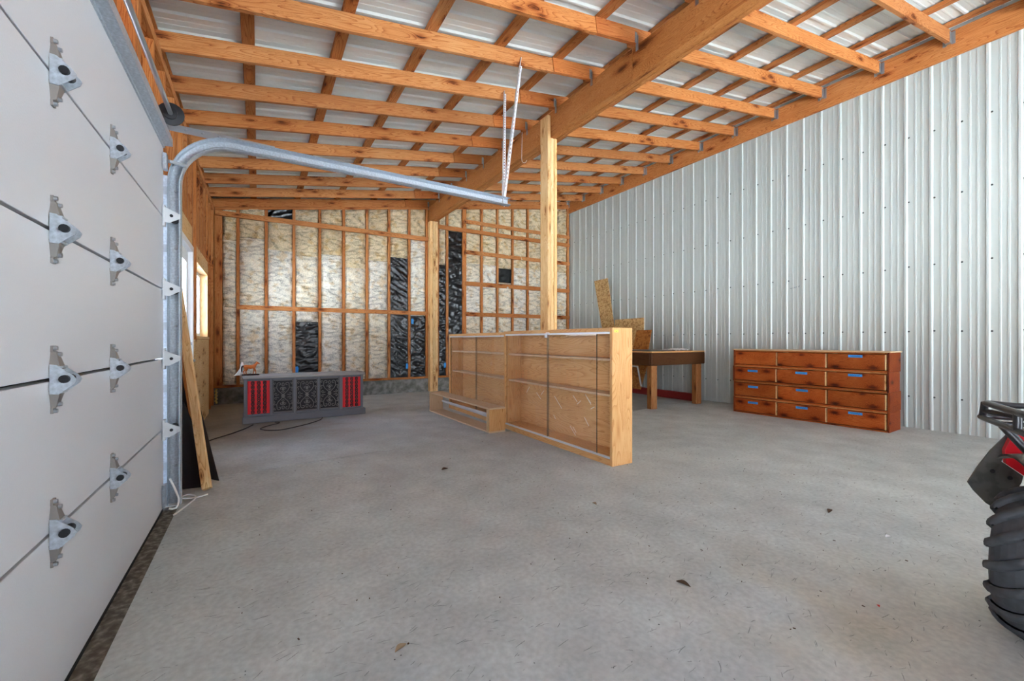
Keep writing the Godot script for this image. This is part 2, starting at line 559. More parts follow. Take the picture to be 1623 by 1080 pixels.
	M.tyre.albedo_texture = noise_tex(noise(84, 0.02), 256, false, 1.0, ramp([[0.3, Color(0.8, 0.8, 0.8)], [0.62, Color(1.1, 1.1, 1.1)], [0.8, Color(1.9, 1.75, 1.4)]]))
	M.tyre.uv1_triplanar = true
	M.tyre.uv1_scale = Vector3(3, 3, 3)
	M.fender_black = std(c8(92, 91, 84), 0.5)
	M.fender_black.albedo_texture = noise_tex(noise(85, 0.015), 256, false, 1.0, ramp([[0.3, Color(0.85, 0.85, 0.85)], [0.6, Color(1, 1, 1)], [0.78, Color(1.9, 1.7, 1.2)]]))
	M.fender_black.uv1_triplanar = true
	M.fender_black.uv1_scale = Vector3(4, 4, 4)
	M.fender_red = std(c8(206, 28, 38), 0.3)
	M.rack_black = std(c8(24, 24, 27), 0.35)
	M.rack_black.metallic_specular = 0.6
	M.mirror_grey = std(c8(150, 150, 146), 0.5)
	M.seat_vinyl = std(c8(30, 30, 32), 0.5)

# ------------------------------------------------------------------ building
const BACK := -8.57
const LEFT := -0.634
const RIGHT := 6.8
const FRONT := 5.0
func yj(x: float) -> float:      # underside of the roof joists
	return 3.358 + 0.16 * x

func _ready() -> void:
	rng.seed = 7
	# camera
	var cam := Camera3D.new()
	cam.name = "camera"
	cam.fov = rad_to_deg(2.0 * atan(540.0 / 675.0))
	cam.position = Vector3(0, 1.058, 0)
	cam.rotation_degrees = Vector3(0, -30.75, 0)
	cam.near = 0.03
	add_child(cam)
	cam.current = true
	# sky and exposure
	var env := Environment.new()
	env.background_mode = Environment.BG_SKY
	var sm := ProceduralSkyMaterial.new()
	sm.sky_top_color = Color(0.60, 0.71, 0.88)
	sm.sky_horizon_color = Color(0.95, 0.97, 1.0)
	sm.sky_curve = 0.2
	sm.ground_bottom_color = Color(0.62, 0.60, 0.56)
	sm.ground_horizon_color = Color(0.80, 0.80, 0.79)
	sm.sun_angle_max = 1.0
	sm.energy_multiplier = 1.0
	var sky := Sky.new()
	sky.sky_material = sm
	env.sky = sky
	env.tonemap_mode = Environment.TONE_MAPPER_LINEAR
	env.tonemap_exposure = 12.8
	env.sdfgi_enabled = true
	env.ssao_enabled = true
	env.ssil_enabled = true
	var we := WorldEnvironment.new()
	we.name = "world"
	we.environment = env
	add_child(we)
	# high sun from beyond the tall wall: it lights the yard in front of the open bay
	var sun := DirectionalLight3D.new()
	sun.name = "sun"
	sun.light_color = Color(0.97, 0.985, 1.0)
	sun.light_energy = 4.2
	sun.light_angular_distance = 0.6
	sun.shadow_enabled = true
	sun.look_at_from_position(Vector3(5.0, 9.0, -0.6), Vector3.ZERO)
	add_child(sun)

	make_materials()
	build_floor()
	build_roof()
	build_back_wall()
	build_right_wall()
	build_left_wall()
	build_front_wall()
	build_posts()
	build_garage_door()
	build_cabinets()
	build_drawers()
	build_bench()
	build_console()
	build_quad_bike()
	build_leaning_boards()
	build_small_things()

func floor_slab(called: String, poly: PackedVector2Array, y: float, thick: float, parent: Node) -> void:
	# poly holds (x, z); built as a solid slab with its top at y
	var m := MB.new()
	var T := Transform3D(Basis(Vector3(1, 0, 0), Vector3(0, 0, 1), Vector3(0, -1, 0)), Vector3(0, y, 0))
	extrude(m, poly, thick, T)
	var uv2 := PackedVector2Array()
	for k in m.v.size():
		m.uv[k] = Vector2((m.v[k].x + 1.0) / 8.0, (m.v[k].z + 9.0) / 12.0)
		uv2.append(Vector2(m.v[k].x, m.v[k].z) / 1.7)
	var a := []
	a.resize(Mesh.ARRAY_MAX)
	a[Mesh.ARRAY_VERTEX] = m.v; a[Mesh.ARRAY_NORMAL] = m.n; a[Mesh.ARRAY_TEX_UV] = m.uv; a[Mesh.ARRAY_TEX_UV2] = uv2; a[Mesh.ARRAY_INDEX] = m.ix
	var am := ArrayMesh.new()
	am.add_surface_from_arrays(Mesh.PRIMITIVE_TRIANGLES, a)
	node_mesh(called, am, "concrete", parent)

func build_floor() -> void:
	var fl := thing("floor", "worn grey concrete floor with scuffs, a saw joint and stains", "floor", Vector3.ZERO, 0, "", "structure")
	var xr := RIGHT + 0.06
	floor_slab("slab", PackedVector2Array([Vector2(-0.44, FRONT + 0.2), Vector2(xr, FRONT + 0.2), Vector2(xr, -4.76), Vector2(-0.8, -3.936), Vector2(-0.8, -3.46), Vector2(-0.44, -3.46)]), 0.0, 0.12, fl)
	floor_slab("slab", PackedVector2Array([Vector2(-0.8, -3.952), Vector2(xr, -4.776), Vector2(xr, BACK + 0.05), Vector2(-0.8, BACK + 0.05)]), 0.0, 0.12, fl)
	bx("threshold_strip", Vector3(-0.6, -0.12, -3.458), Vector3(-0.442, -0.006, FRONT), "soil", fl)
	board("joint_filler", Vector3(-0.8, -0.014, -3.944), Vector3(xr, -0.014, -4.768), 0.02, 0.012, Vector3(0, 0, 1), "seal", fl)
	var g := MB.new()
	box_at(g, Vector3(0, -0.32, 0), Vector3(160, 0.3, 160))
	tag(node("ground", g, "gravel"), "pale gravel yard outside the barn, seen through the window", "ground", "", "structure")

func build_roof() -> void:
	var c := thing("ceiling", "open ceiling of orange joists and purlins under white ribbed metal roof", "ceiling", Vector3.ZERO, 0, "", "structure")
	var side := Vector3(-0.16, 1, 0).normalized()
	for k in range(-10, 12):
		var z := -1.59 - 0.6345 * k
		if z < -8.4: z = -8.535
		var lift := 0.07 * side
		board("joist", Vector3(-0.66, yj(-0.66), z) + lift, Vector3(2.56, yj(2.56), z) + lift, 0.14, 0.038, side, "fir", c, 0.002)
		board("joist_block", Vector3(2.562, yj(2.562), z + 0.006) + lift, Vector3(3.26, yj(3.26), z + 0.006) + lift, 0.14, 0.038, side, "fir_dark", c, 0.002)
		board("joist", Vector3(3.0, yj(3.0), z - 0.034) + lift, Vector3(RIGHT - 0.04, yj(RIGHT - 0.04), z - 0.034) + lift, 0.14, 0.038, side, "fir", c, 0.002)
		# hangers at the tall wall and ties on the beam
		var h := MB.new()
		var y := yj(RIGHT - 0.1)
		for s in [-1, 1]:
			box_at(h, Vector3(RIGHT - 0.075, y + 0.06, z - 0.034 + s * 0.0205), Vector3(0.05, 0.13, 0.002))
			box_at(h, Vector3(RIGHT - 0.042, y + 0.06, z - 0.034 + s * 0.036), Vector3(0.003, 0.14, 0.032))
		box_at(h, Vector3(RIGHT - 0.075, y - 0.002, z - 0.034), Vector3(0.05, 0.002, 0.043))
		node("joist_hanger", h, "steel", c)
		var t := MB.new()
		box_at(t, Vector3(3.045, yj(3.04) + 0.0, z + 0.03), Vector3(0.003, 0.14, 0.03))
		box_at(t, Vector3(3.035, yj(3.04) + 0.05, z + 0.0275), Vector3(0.03, 0.1, 0.003))
		node("rafter_tie", t, "steel", c)
	for k in range(-1, 11):
		var x := -0.074 + 0.673 * k
		if k == 10: x = 6.62
		if k == -1: x = -0.7
		var y := yj(x) + 0.142 + 0.02
		board("purlin", Vector3(x, y, FRONT + 0.15), Vector3(x, y, BACK - 0.15), 0.089, 0.038, Vector3(1, 0.16, 0), "fir", c)
	bx("ledger_board", Vector3(RIGHT - 0.04, 4.285, BACK), Vector3(RIGHT, 4.575, FRONT), "fir", c, 0.002)
	# roof sheets, ribs running down the slope
	var x0 := -1.0
	var x1 := RIGHT + 0.25
	var L := (x1 - x0) * sqrt(1 + 0.16 * 0.16)
	var xd := Vector3(1, 0.16, 0).normalized()
	var mesh := corrugated(0.9144, L, 0.0)
	for k in 16:
		var z := FRONT + 0.2 - 0.9144 * k
		# local x -> -z (across), local y -> up the slope, local z -> down into the room
		var b := Basis(Vector3(0, 0, -1), xd, Vector3(0, 0, -1).cross(xd))
		node_mesh("roof_sheet", mesh, "roof_metal", c, Transform3D(b, Vector3(x0, yj(x0) + 0.142 + 0.056, z)))

# ribbed sheet: local x across (width w), y along (length L), ribs towards +z
func corrugated(w: float, L: float, y0: float) -> ArrayMesh:
	var m := MB.new()
	var prof := []
	var n := int(round(w / 0.2286))
	for k in n:
		var o := k * 0.2286
		for q in [[0.0, 0.0], [0.012, 0.016], [0.030, 0.016], [0.042, 0.0], [0.098, 0.0], [0.103, 0.0035], [0.117, 0.0035], [0.122, 0.0], [0.160, 0.0], [0.165, 0.0035], [0.179, 0.0035], [0.184, 0.0]]:
			prof.append(Vector2(o + q[0], q[1]))
	prof.append(Vector2(w, 0))
	for k in prof.size() - 1:
		var a: Vector2 = prof[k]
		var b: Vector2 = prof[k + 1]
		m.face([Vector3(a.x, y0, a.y), Vector3(b.x, y0, b.y), Vector3(b.x, L, b.y), Vector3(a.x, L, a.y)], [Vector2(a.x, 0), Vector2(b.x, 0), Vector2(b.x, L), Vector2(a.x, L)], Vector3(0, 0, 1))
		m.face([Vector3(a.x, y0, a.y - 0.001), Vector3(b.x, y0, b.y - 0.001), Vector3(b.x, L, b.y - 0.001), Vector3(a.x, L, a.y - 0.001)], [Vector2(a.x, 0), Vector2(b.x, 0), Vector2(b.x, L), Vector2(a.x, L)], Vector3(0, 0, -1))
	return m.mesh()

func build_right_wall() -> void:
	var w := thing("wall_right", "tall wall of white ribbed metal sheets with rows of screws", "wall", Vector3.ZERO, 0, "", "structure")
	var up := corrugated(0.9144, 4.33, 0.31)
	var low := corrugated(0.9144, 0.325, 0.0)
	# local x -> -z, local y -> up, local z -> -x (into the room)
	var b := Basis(Vector3(0, 0, -1), Vector3(0, 1, 0), Vector3(-1, 0, 0))
	b = Basis(Vector3(0, 0, 1), Vector3(0, 1, 0), Vector3(-1, 0, 0))
	for k in 15:
		var z := BACK - 0.1 + 0.9144 * k
		node_mesh("wall_sheet", up, "wall_metal", w, Transform3D(b, Vector3(RIGHT + 0.018, 0, z)))
		node_mesh("skirt_sheet", low, "wall_metal", w, Transform3D(b, Vector3(RIGHT + 0.0205, 0, z)))
	bx("outer_wall", Vector3(RIGHT + 0.03, -0.1, BACK - 0.3), Vector3(RIGHT + 0.16, 4.645, FRONT + 0.2), "wall_metal", w)
	var s := MB.new()
	for k in 49:
		for r in 5:
			var z := BACK - 0.1 + 0.2286 * k + 0.05
			var y: float = [0.384, 1.166, 1.95, 2.74, 3.53][r] + 0.006 * sin(k * 1.7 + r)
			lathe(s, [Vector2(0.0, 0.008), Vector2(0.005, 0.008), Vector2(0.006, 0.002), Vector2(0.011, 0.0)], Transform3D(Basis(Vector3(0, 1, 0), Vector3(-1, 0, 0), Vector3(0, 0, 1)), Vector3(RIGHT + 0.018, y, z)), 6)
	var sn := node("panel_screws", s, "screw", w)
	sn.set_meta("kind", "stuff")
	# pencilled scrawl
	var p := MB.new()
	var pts := []
	for k in 26:
		pts.append(Vector3(RIGHT + 0.016, 1.83 + 0.012 * sin(k * 1.3) + 0.001 * k, -3.34 + k * 0.0052))
	tube(p, pts, 0.0016, 5)
	node("pencil_scrawl", p, "ink", w)

func quad_patch(nx: int, ny: int, f: Callable) -> Array:
	var P := []
	for i in ny + 1:
		var row := []
		for j in nx + 1:
			row.append(f.call(float(j) / nx, float(i) / ny))
		P.append(row)
	return P

func batt(parent: Node, x0: float, x1: float, y0: float, yl: float, yr: float, zf: float, called := "insulation_batt") -> void:
	var ns := noise(rng.randi() % 9999, 4.5, FastNoiseLite.TYPE_SIMPLEX_SMOOTH, FastNoiseLite.FRACTAL_FBM, 3)
	var ragged := called == "insulation_batt"
	var h := maxf(yl, yr) - y0
	var m := MB.new()
	var P := quad_patch(10, clampi(int(h / 0.06), 5, 28), func(s: float, t: float) -> Vector3:
		var top := lerpf(yl, yr, s)
		var x := lerpf(x0, x1, s)
		var y := lerpf(y0, top, t)
		var ed := (1.0 - pow(absf(2 * s - 1), 6.0)) * (1.0 - pow(absf(2 * t - 1), 14.0))
		var z := zf - 0.05 + 0.062 * ed + 0.06 * ns.get_noise_2d(x * 0.8, y * 1.6) * ed
		return Vector3(x + 0.006 * ns.get_noise_2d(y * 3, s * 9 + 7), y, z))
	grid(m, P, Vector3(0, 0, 1), Vector2(rng.randf() * 3, rng.randf() * 3), Vector2(x1 - x0, h))
	# sides and back so that the batt is a solid slab
	var zb := zf - 0.12
	var R := P.size()
	for i in R - 1:
		for e in [0, 10]:
			var a: Vector3 = P[i][e]
			var b: Vector3 = P[i + 1][e]
			m.face([a, b, Vector3(b.x, b.y, zb), Vector3(a.x, a.y, zb)], [Vector2(0, a.y), Vector2(0, b.y), Vector2(0.05, b.y), Vector2(0.05, a.y)], Vector3(-1 if e == 0 else 1, 0, 0))
	for j in 10:
		for e in [0, R - 1]:
			var a: Vector3 = P[e][j]
			var b: Vector3 = P[e][j + 1]
			m.face([a, b, Vector3(b.x, b.y, zb), Vector3(a.x, a.y, zb)], [Vector2(a.x, 0), Vector2(b.x, 0), Vector2(b.x, 0.05), Vector2(a.x, 0.05)], Vector3(0, -1 if e == 0 else 1, 0))
	m.face([Vector3(x0, y0, zb), Vector3(x1, y0, zb), Vector3(x1, yr, zb), Vector3(x0, yl, zb)], [Vector2(0, 0), Vector2(1, 0), Vector2(1, 1), Vector2(0, 1)], Vector3(0, 0, -1))
	node(called, m, "batt_%d" % (rng.randi_range(4, 5) if y0 > 2.35 else rng.randi_range(0, 3)), parent)  # upper rows get the tan tints, warm ceiling bounce painted in

func plastic(parent: Node, x0: float, x1: float, y0: float, yl: float, yr: float, zf: float) -> Node:
	var ns := noise(rng.randi() % 9999, 2.6, FastNoiseLite.TYPE_SIMPLEX_SMOOTH, FastNoiseLite.FRACTAL_RIDGED, 4)
	var h := maxf(yl, yr) - y0
	var m := MB.new()
	var an := rng.randf_range(-0.7, 0.7)
	var P := quad_patch(18, clampi(int(h / 0.025), 8, 90), func(s: float, t: float) -> Vector3:
		var x := lerpf(x0, x1, s)
		var y := lerpf(y0, lerpf(yl, yr, s), t)
		return Vector3(x, y, zf + 0.02 * ns.get_noise_2d(x * 1.0 + y * an, (y + x * an) * 2.4)))
	grid(m, P, Vector3(0, 0, 1), Vector2.ZERO, Vector2(x1 - x0, h))
	return node("black_plastic_sheet", m, "plastic_sheet", parent)

func build_back_wall() -> void:
	var w := thing("wall_back", "stud wall with exposed fibreglass insulation and patches of black plastic", "wall", Vector3.ZERO, 0, "", "structure")
	bx("stem_wall", Vector3(LEFT - 0.15, -0.1, BACK - 0.22), Vector3(RIGHT + 0.02, 0.265, BACK + 0.03), "stem", w, 0.008)
	bx("sill_plate", Vector3(LEFT, 0.267, BACK - 0.14), Vector3(RIGHT, 0.305, BACK + 0.0), "fir", w, 0.002)
	# rear sheathing follows the roof
	var m := MB.new()
	extrude(m, PackedVector2Array([Vector2(LEFT - 0.16, 0.26), Vector2(RIGHT + 0.02, 0.26), Vector2(RIGHT + 0.02, yj(RIGHT) + 0.196), Vector2(LEFT - 0.16, yj(LEFT - 0.16) + 0.195)]), 0.02, Transform3D(Basis.IDENTITY, Vector3(0, 0, BACK - 0.175)))
	node("sheathing_board", m, pick("sheathing"), w)
	var zs := BACK - 0.07
	var S := [[-0.575, 0.11], [-0.302, 0.045], [0.114, 0.045], [0.546, 0.045], [0.972, 0.045], [1.389, 0.045], [1.817, 0.045], [2.244, 0.045], [2.655, 0.045], [3.03, 0.05],
		[3.27, 0.05], [3.483, 0.05], [3.885, 0.09], [4.315, 0.045], [4.719, 0.045], [5.124, 0.045], [5.547, 0.045], [5.97, 0.06], [6.39, 0.045], [6.76, 0.06]]
	for s in S:
		var top := yj(s[0]) - 0.002
		bx("stud", Vector3(s[0] - s[1] / 2, 0.307, BACK - 0.14), Vector3(s[0] + s[1] / 2, top, BACK), "fir", w, 0.002)
	# blocking rails across the studs
	bx("wall_girt", Vector3(-0.62, 3.13, BACK + 0.001), Vector3(3.05, 3.215, BACK + 0.039), "fir", w, 0.002)
	bx("wall_girt", Vector3(-0.31, 1.585, BACK + 0.001), Vector3(3.05, 1.66, BACK + 0.039), "fir", w, 0.002)
	for g in [[3.87, 3.67, 0.08], [3.24, 3.47, 0.085], [3.9, 3.0, 0.085], [3.9, 2.31, 0.09], [3.9, 1.637, 0.085], [3.9, 0.96, 0.085]]:
		bx("wall_girt", Vector3(g[0], g[1] - g[2] / 2, BACK + 0.001), Vector3(RIGHT - 0.02, g[1] + g[2] / 2, BACK + 0.039), "fir", w, 0.002)
	board("top_rail", Vector3(LEFT, yj(LEFT) + 0.01, BACK + 0.012), Vector3(RIGHT, yj(RIGHT) + 0.01, BACK + 0.012), 0.1, 0.022, Vector3(-0.16, 1, 0), "fir", w, 0.002)
	# what fills each bay: [from, to, plastic?] up the wall; top < 0 is the roof line
	for b in S.size() - 1:
		if b == 9: continue
		var x0: float = S[b][0] + S[b][1] / 2 + 0.002
		var x1: float = S[b + 1][0] - S[b + 1][1] / 2 - 0.002
		var rows := []
		match b:
			2: rows = [[0.306, 1.6, 0], [1.6, 2.66, 0], [2.66, 3.2, 0], [3.2, -1, 1]]
			3: rows = [[0.306, 1.4, 1], [1.4, 1.64, 0], [1.64, 2.6, 0], [2.6, -1, 0]]
			7: rows = [[0.306, 2.74, 1], [2.74, 3.17, 0], [3.17, -1, 0]]
			8: rows = [[0.306, 1.57, 1], [1.57, 3.15, 0], [3.15, -1, 0]]
			10: rows = [[0.306, 2.68, 1], [2.68, -1, 0]]
			11: rows = [[0.306, 3.43, 1], [3.43, -1, 0]]
			14: rows = [[0.306, 1.63, 0], [1.63, 2.4, 0], [2.4, 2.73, 1], [2.73, 3.47, 0], [3.47, -1, 0]]
			_:
				if b < 9:
					var mid := rng.randf_range(2.45, 2.85)
					rows = [[0.306, 1.62, 0], [1.62, mid, 0], [mid, 3.17, 0], [3.17, -1, 0]]
				else:
					rows = [[0.306, 0.96, 0], [0.96, 1.637, 0], [1.637, 2.31, 0], [2.31, 2.78, 0], [2.78, 3.47, 0], [3.47, -1, 0]]
		for r in rows:
			var yl: float = r[1] if r[1] > 0 else yj(x0) - 0.004
			var yr: float = r[1] if r[1] > 0 else yj(x1) - 0.004
			if r[2] == 1:
				var pl := plastic(w, x0 + 0.001, x1 - 0.001, r[0] + 0.003, yl - 0.003, yr - 0.003, BACK - 0.04)
				var tp := {3: Vector2(0.59, 0.54), 7: Vector2(2.605, 0.541), 8: Vector2(2.715, 1.46), 10: Vector2(3.43, 0.53)}
				if tp.has(b):
					var t := MB.new()
					extrude(t, PackedVector2Array([Vector2(-0.022, -0.055), Vector2(0.024, -0.06), Vector2(0.03, 0.02), Vector2(0.016, 0.05), Vector2(-0.02, 0.045)]), 0.004, Transform3D(Basis.IDENTITY, Vector3(tp[b].x, tp[b].y, BACK - 0.012)))
					node("blue_tape", t, "blue_tape", pl)
			else:
				batt(w, x0, x1, r[0] + 0.002, yl, yr, BACK)
	var f := MB.new()
	var pts := []
	for k in 14:
		pts.append(Vector3(LEFT + 0.03 + 0.012 * sin(k * 2.1), 0.02 + k * 0.018, BACK + 0.03 + 0.006 * cos(k * 3.0)))
	tube(f, pts, 0.016, 7)
	node("foam_bead", f, "foam", w)

func build_left_wall() -> void:
	var w := thing("wall_left", "framed wall of orange studs around entry door and window", "wall", Vector3.ZERO, 0, "", "structure")
	var xo := LEFT - 0.14
	var top := yj(LEFT)
	var ss := func(z0: float, z1: float, y0: float, y1: float): bx("sheathing_board", Vector3(xo - 0.03, y0, z1), Vector3(xo - 0.002, y1, z0), "sheathing", w)
	# sheathing round the openings: garage door z -3.40..-0.02 y<2.24, entry -4.9..-5.86 y<2.09, window -6.3..-7.54 y 1.1..1.99
	ss.call(FRONT, 3.2, -0.1, 3.425)
	ss.call(0.4, -0.02, -0.1, 3.425)
	ss.call(3.2, 0.4, 2.3, 3.425)
	ss.call(-0.02, -3.4, 2.3, 3.425)
	ss.call(-3.4, -4.88, -0.1, 3.425)
	ss.call(-4.88, -5.88, 2.1, 3.425)
	ss.call(-5.88, -6.3, -0.1, 3.425)
	ss.call(-6.3, -7.54, 2.0, 3.425)
	ss.call(-6.3, -7.54, -0.1, 1.1)
	ss.call(-7.54, BACK - 0.18, -0.1, 3.425)
	# studs
	for z in [-3.43, -3.47, -3.88, -4.3, -4.72, -4.86, -5.9, -5.94, -6.26, -7.58, -7.62, -8.02, -8.44, -8.52]:
		bx("stud", Vector3(xo, 0.0, z - 0.019), Vector3(LEFT, top - 0.08, z + 0.019), "fir", w, 0.002)
	for z in [-5.2, -5.5, -6.6, -6.95, -7.3]:
		bx("stud", Vector3(xo, 2.32 if z > -6 else 2.2, z - 0.019), Vector3(LEFT, top - 0.08, z + 0.019), "fir", w, 0.002)
	for z in [-6.7, -7.1]:
		bx("stud", Vector3(xo, 0.0, z - 0.019), Vector3(LEFT, 1.08, z + 0.019), "fir", w, 0.002)
	for z in [-0.0, -0.42, -0.84, -1.26, -1.68, -2.1, -2.52, -2.94, -3.36]:
		bx("stud", Vector3(xo, 2.56, z - 0.019), Vector3(LEFT, top - 0.08, z + 0.019), "fir_dark", w, 0.002)
	for z in [0.04, 0.36, 3.24, 3.6, 4.05, 4.5, 4.95]:
		bx("stud", Vector3(xo, 0, z - 0.019), Vector3(LEFT, top - 0.08, z + 0.019), "fir", w)
	bx("top_plate", Vector3(xo, top - 0.078, BACK - 0.14), Vector3(LEFT + 0.002, top - 0.002, FRONT), "fir", w, 0.002)
	bx("header_beam", Vector3(xo, 2.27, -3.41), Vector3(LEFT - 0.002, 2.555, 3.3), "fir_dark", w, 0.002)
	bx("header_beam", Vector3(xo, 2.105, -5.88), Vector3(LEFT + 0.0, 2.315, -4.88), "pine", w, 0.002)
	bx("header_beam", Vector3(xo, 2.0, -7.56), Vector3(LEFT + 0.0, 2.19, -6.28), "pine", w, 0.002)
	bx("window_sill_board", Vector3(xo, 1.075, -7.56), Vector3(LEFT + 0.02, 1.11, -6.28), "pine", w, 0.002)
	bx("jamb_board", Vector3(xo, 1.11, -7.56), Vector3(LEFT - 0.001, 2.0, -7.54), "pine", w)
	bx("jamb_board", Vector3(xo, 1.11, -6.3), Vector3(LEFT - 0.001, 2.0, -6.28), "pine", w)
	# door jamb boards of the garage opening
	bx("jamb_board", Vector3(LEFT - 0.13, 0, -3.41), Vector3(LEFT + 0.04, 2.27, -3.40), "fir", w)
	# low wall boards between entry and back corner
	bx("wall_board", Vector3(LEFT + 0.001, 0.0, -7.56), Vector3(LEFT + 0.012, 1.07, -6.0), "pine", w)
	# entry door
	var d := thing("door_2", "white entry door with tall glazed panel behind the leaning planks", "door", Vector3.ZERO, 0, "", "structure")
	bx("door_frame", Vector3(LEFT - 0.13, 2.03, -5.87), Vector3(LEFT + 0.015, 2.095, -4.89), "white_paint", d, 0.003)
	bx("door_frame", Vector3(LEFT - 0.13, 0.0, -5.87), Vector3(LEFT + 0.015, 2.03, -5.81), "white_paint", d, 0.003)
	bx("door_frame", Vector3(LEFT - 0.13, 0.0, -4.95), Vector3(LEFT + 0.015, 2.03, -4.89), "white_paint", d, 0.003)
	var x0 := LEFT - 0.075
	var x1 := LEFT - 0.03
	bx("door_rail", Vector3(x0, 1.9, -5.81), Vector3(x1, 2.025, -4.95), "white_paint", d, 0.003)
	bx("door_rail", Vector3(x0, 0.02, -5.69), Vector3(x1, 0.95, -5.07), "white_paint", d, 0.003)
	bx("door_stile", Vector3(x0, 0.02, -5.81), Vector3(x1, 1.9, -5.69), "white_paint", d, 0.003)
	bx("door_stile", Vector3(x0, 0.02, -5.07), Vector3(x1, 1.9, -4.95), "white_paint", d, 0.003)
	for k in 3:
		var y0 := 0.95 + k * 0.317
		bx("glass_pane", Vector3(LEFT - 0.056, y0 + 0.006, -5.69), Vector3(LEFT - 0.05, y0 + 0.311, -5.07), "glass", d)
		if k > 0:
			bx("glazing_bar", Vector3(LEFT - 0.06, y0 - 0.006, -5.69), Vector3(LEFT - 0.04, y0 + 0.006, -5.07), "white_paint", d)
	for q in [0.838, 1.023]:
		var h := MB.new()
		var T := Transform3D(Basis(Vector3(0, 1, 0), Vector3(1, 0, 0), Vector3(0, 0, -1)), Vector3(x1, q, -5.75))
		lathe(h, [Vector2(0.032, 0), Vector2(0.032, 0.01), Vector2(0.014, 0.014), Vector2(0.014, 0.04), Vector2(0.0, 0.042)], T, 20)
		if q < 0.9:
			box_at(h, Vector3(x1 + 0.055, q, -5.78), Vector3(0.022, 0.026, 0.12), 0.006)
		node("door_lever" if q < 0.9 else "deadbolt", h, "steel", d)
	# window
	var wi := thing("window_1", "wood-trimmed window with thin muntin bars in the left wall", "window", Vector3.ZERO, 0, "", "structure")
	var wx := LEFT - 0.12
	for f in [[1.11, 1.16, -7.54, -6.3], [1.95, 2.0, -7.54, -6.3], [1.16, 1.95, -7.54, -7.49], [1.16, 1.95, -6.35, -6.3]]:
		bx("window_frame", Vector3(wx - 0.03, f[0], f[2]), Vector3(wx + 0.03, f[1], f[3]), "white_paint", wi, 0.003)
	for k in 3:
		var y0 := 1.16 + k * 0.2633
		bx("glass_pane", Vector3(wx - 0.004, y0 + 0.006, -7.49), Vector3(wx + 0.004, y0 + 0.257, -6.35), "glass", wi)
		if k > 0: bx("muntin_bar", Vector3(wx - 0.01, y0 - 0.006, -7.49), Vector3(wx + 0.012, y0 + 0.006, -6.35), "white_paint", wi)

func build_front_wall() -> void:
	var w := thing("wall_front", "front wall of the barn with a wide open bay, behind the camera", "wall", Vector3.ZERO, 0, "", "structure")
	# the open bay spans x 2.6 .. 6.5, up to 2.8 m
	bx("wall_panel", Vector3(LEFT - 0.16, -0.1, FRONT), Vector3(2.6, 3.0, FRONT + 0.14), "wall_metal", w)
	bx("wall_panel", Vector3(6.5, -0.1, FRONT), Vector3(RIGHT + 0.16, 4.4, FRONT + 0.14), "wall_metal", w)
	var m := MB.new()
	extrude(m, PackedVector2Array([Vector2(LEFT - 0.16, 3.0), Vector2(2.6, 3.0), Vector2(2.6, 2.8), Vector2(6.5, 2.8), Vector2(6.5, 4.4), Vector2(RIGHT + 0.16, 4.4), Vector2(RIGHT + 0.16, yj(RIGHT + 0.16) + 0.18), Vector2(LEFT - 0.16, yj(LEFT - 0.16) + 0.18)]), 0.14, Transform3D(Basis.IDENTITY, Vector3(0, 0, FRONT)))
	node("wall_panel", m, "wall_metal", w)

func build_posts() -> void:
	var b := thing("roof_beam", "heavy laminated timber beam carrying the joists down the room", "beam", Vector3.ZERO, 0, "", "structure")
	var y0 := 3.535
	var y1 := yj(3.13) - 0.004
	for k in 3:
		var x := 3.06 + k * 0.0467
		for q in [[FRONT, -2.9], [-2.904, BACK]]:
			bx("beam_ply", Vector3(x, y0 + (0.004 if k == 1 else 0.0), q[1]), Vector3(x + 0.0457, y1 - (2 - k) * 0.007, q[0]), "lvl", b, 0.002)
	var p := thing("support_post", "pale timber post under the beam, behind the glass cabinets", "post", Vector3(3.125, 0, -4.295))
	p.set_meta("kind", "structure")
	bx("post_ply", Vector3(-0.112, 0, -0.08), Vector3(-0.068, 3.80, 0.08), "pine", p, 0.003)
	bx("post_ply", Vector3(-0.062, 0, -0.083), Vector3(-0.018, y0 - 0.002, 0.075), "pine", p, 0.003)
	bx("post_ply", Vector3(-0.014, 0, -0.08), Vector3(0.028, y0 - 0.002, 0.08), "pine", p, 0.003)
	var q := thing("support_post", "timber post standing against the insulated back wall under the beam end", "post", Vector3(3.13, 0, BACK + 0.085))
	q.set_meta("kind", "structure")
	bx("post_ply", Vector3(-0.085, 0, -0.08), Vector3(-0.03, y0 - 0.002, 0.06), "pine", q, 0.003)
	bx("post_ply", Vector3(-0.026, 0, -0.08), Vector3(0.03, y0 - 0.002, 0.064), "pine", q, 0.003)
	bx("post_ply", Vector3(0.034, 0, -0.08), Vector3(0.085, y0 - 0.002, 0.06), "pine", q, 0.003)

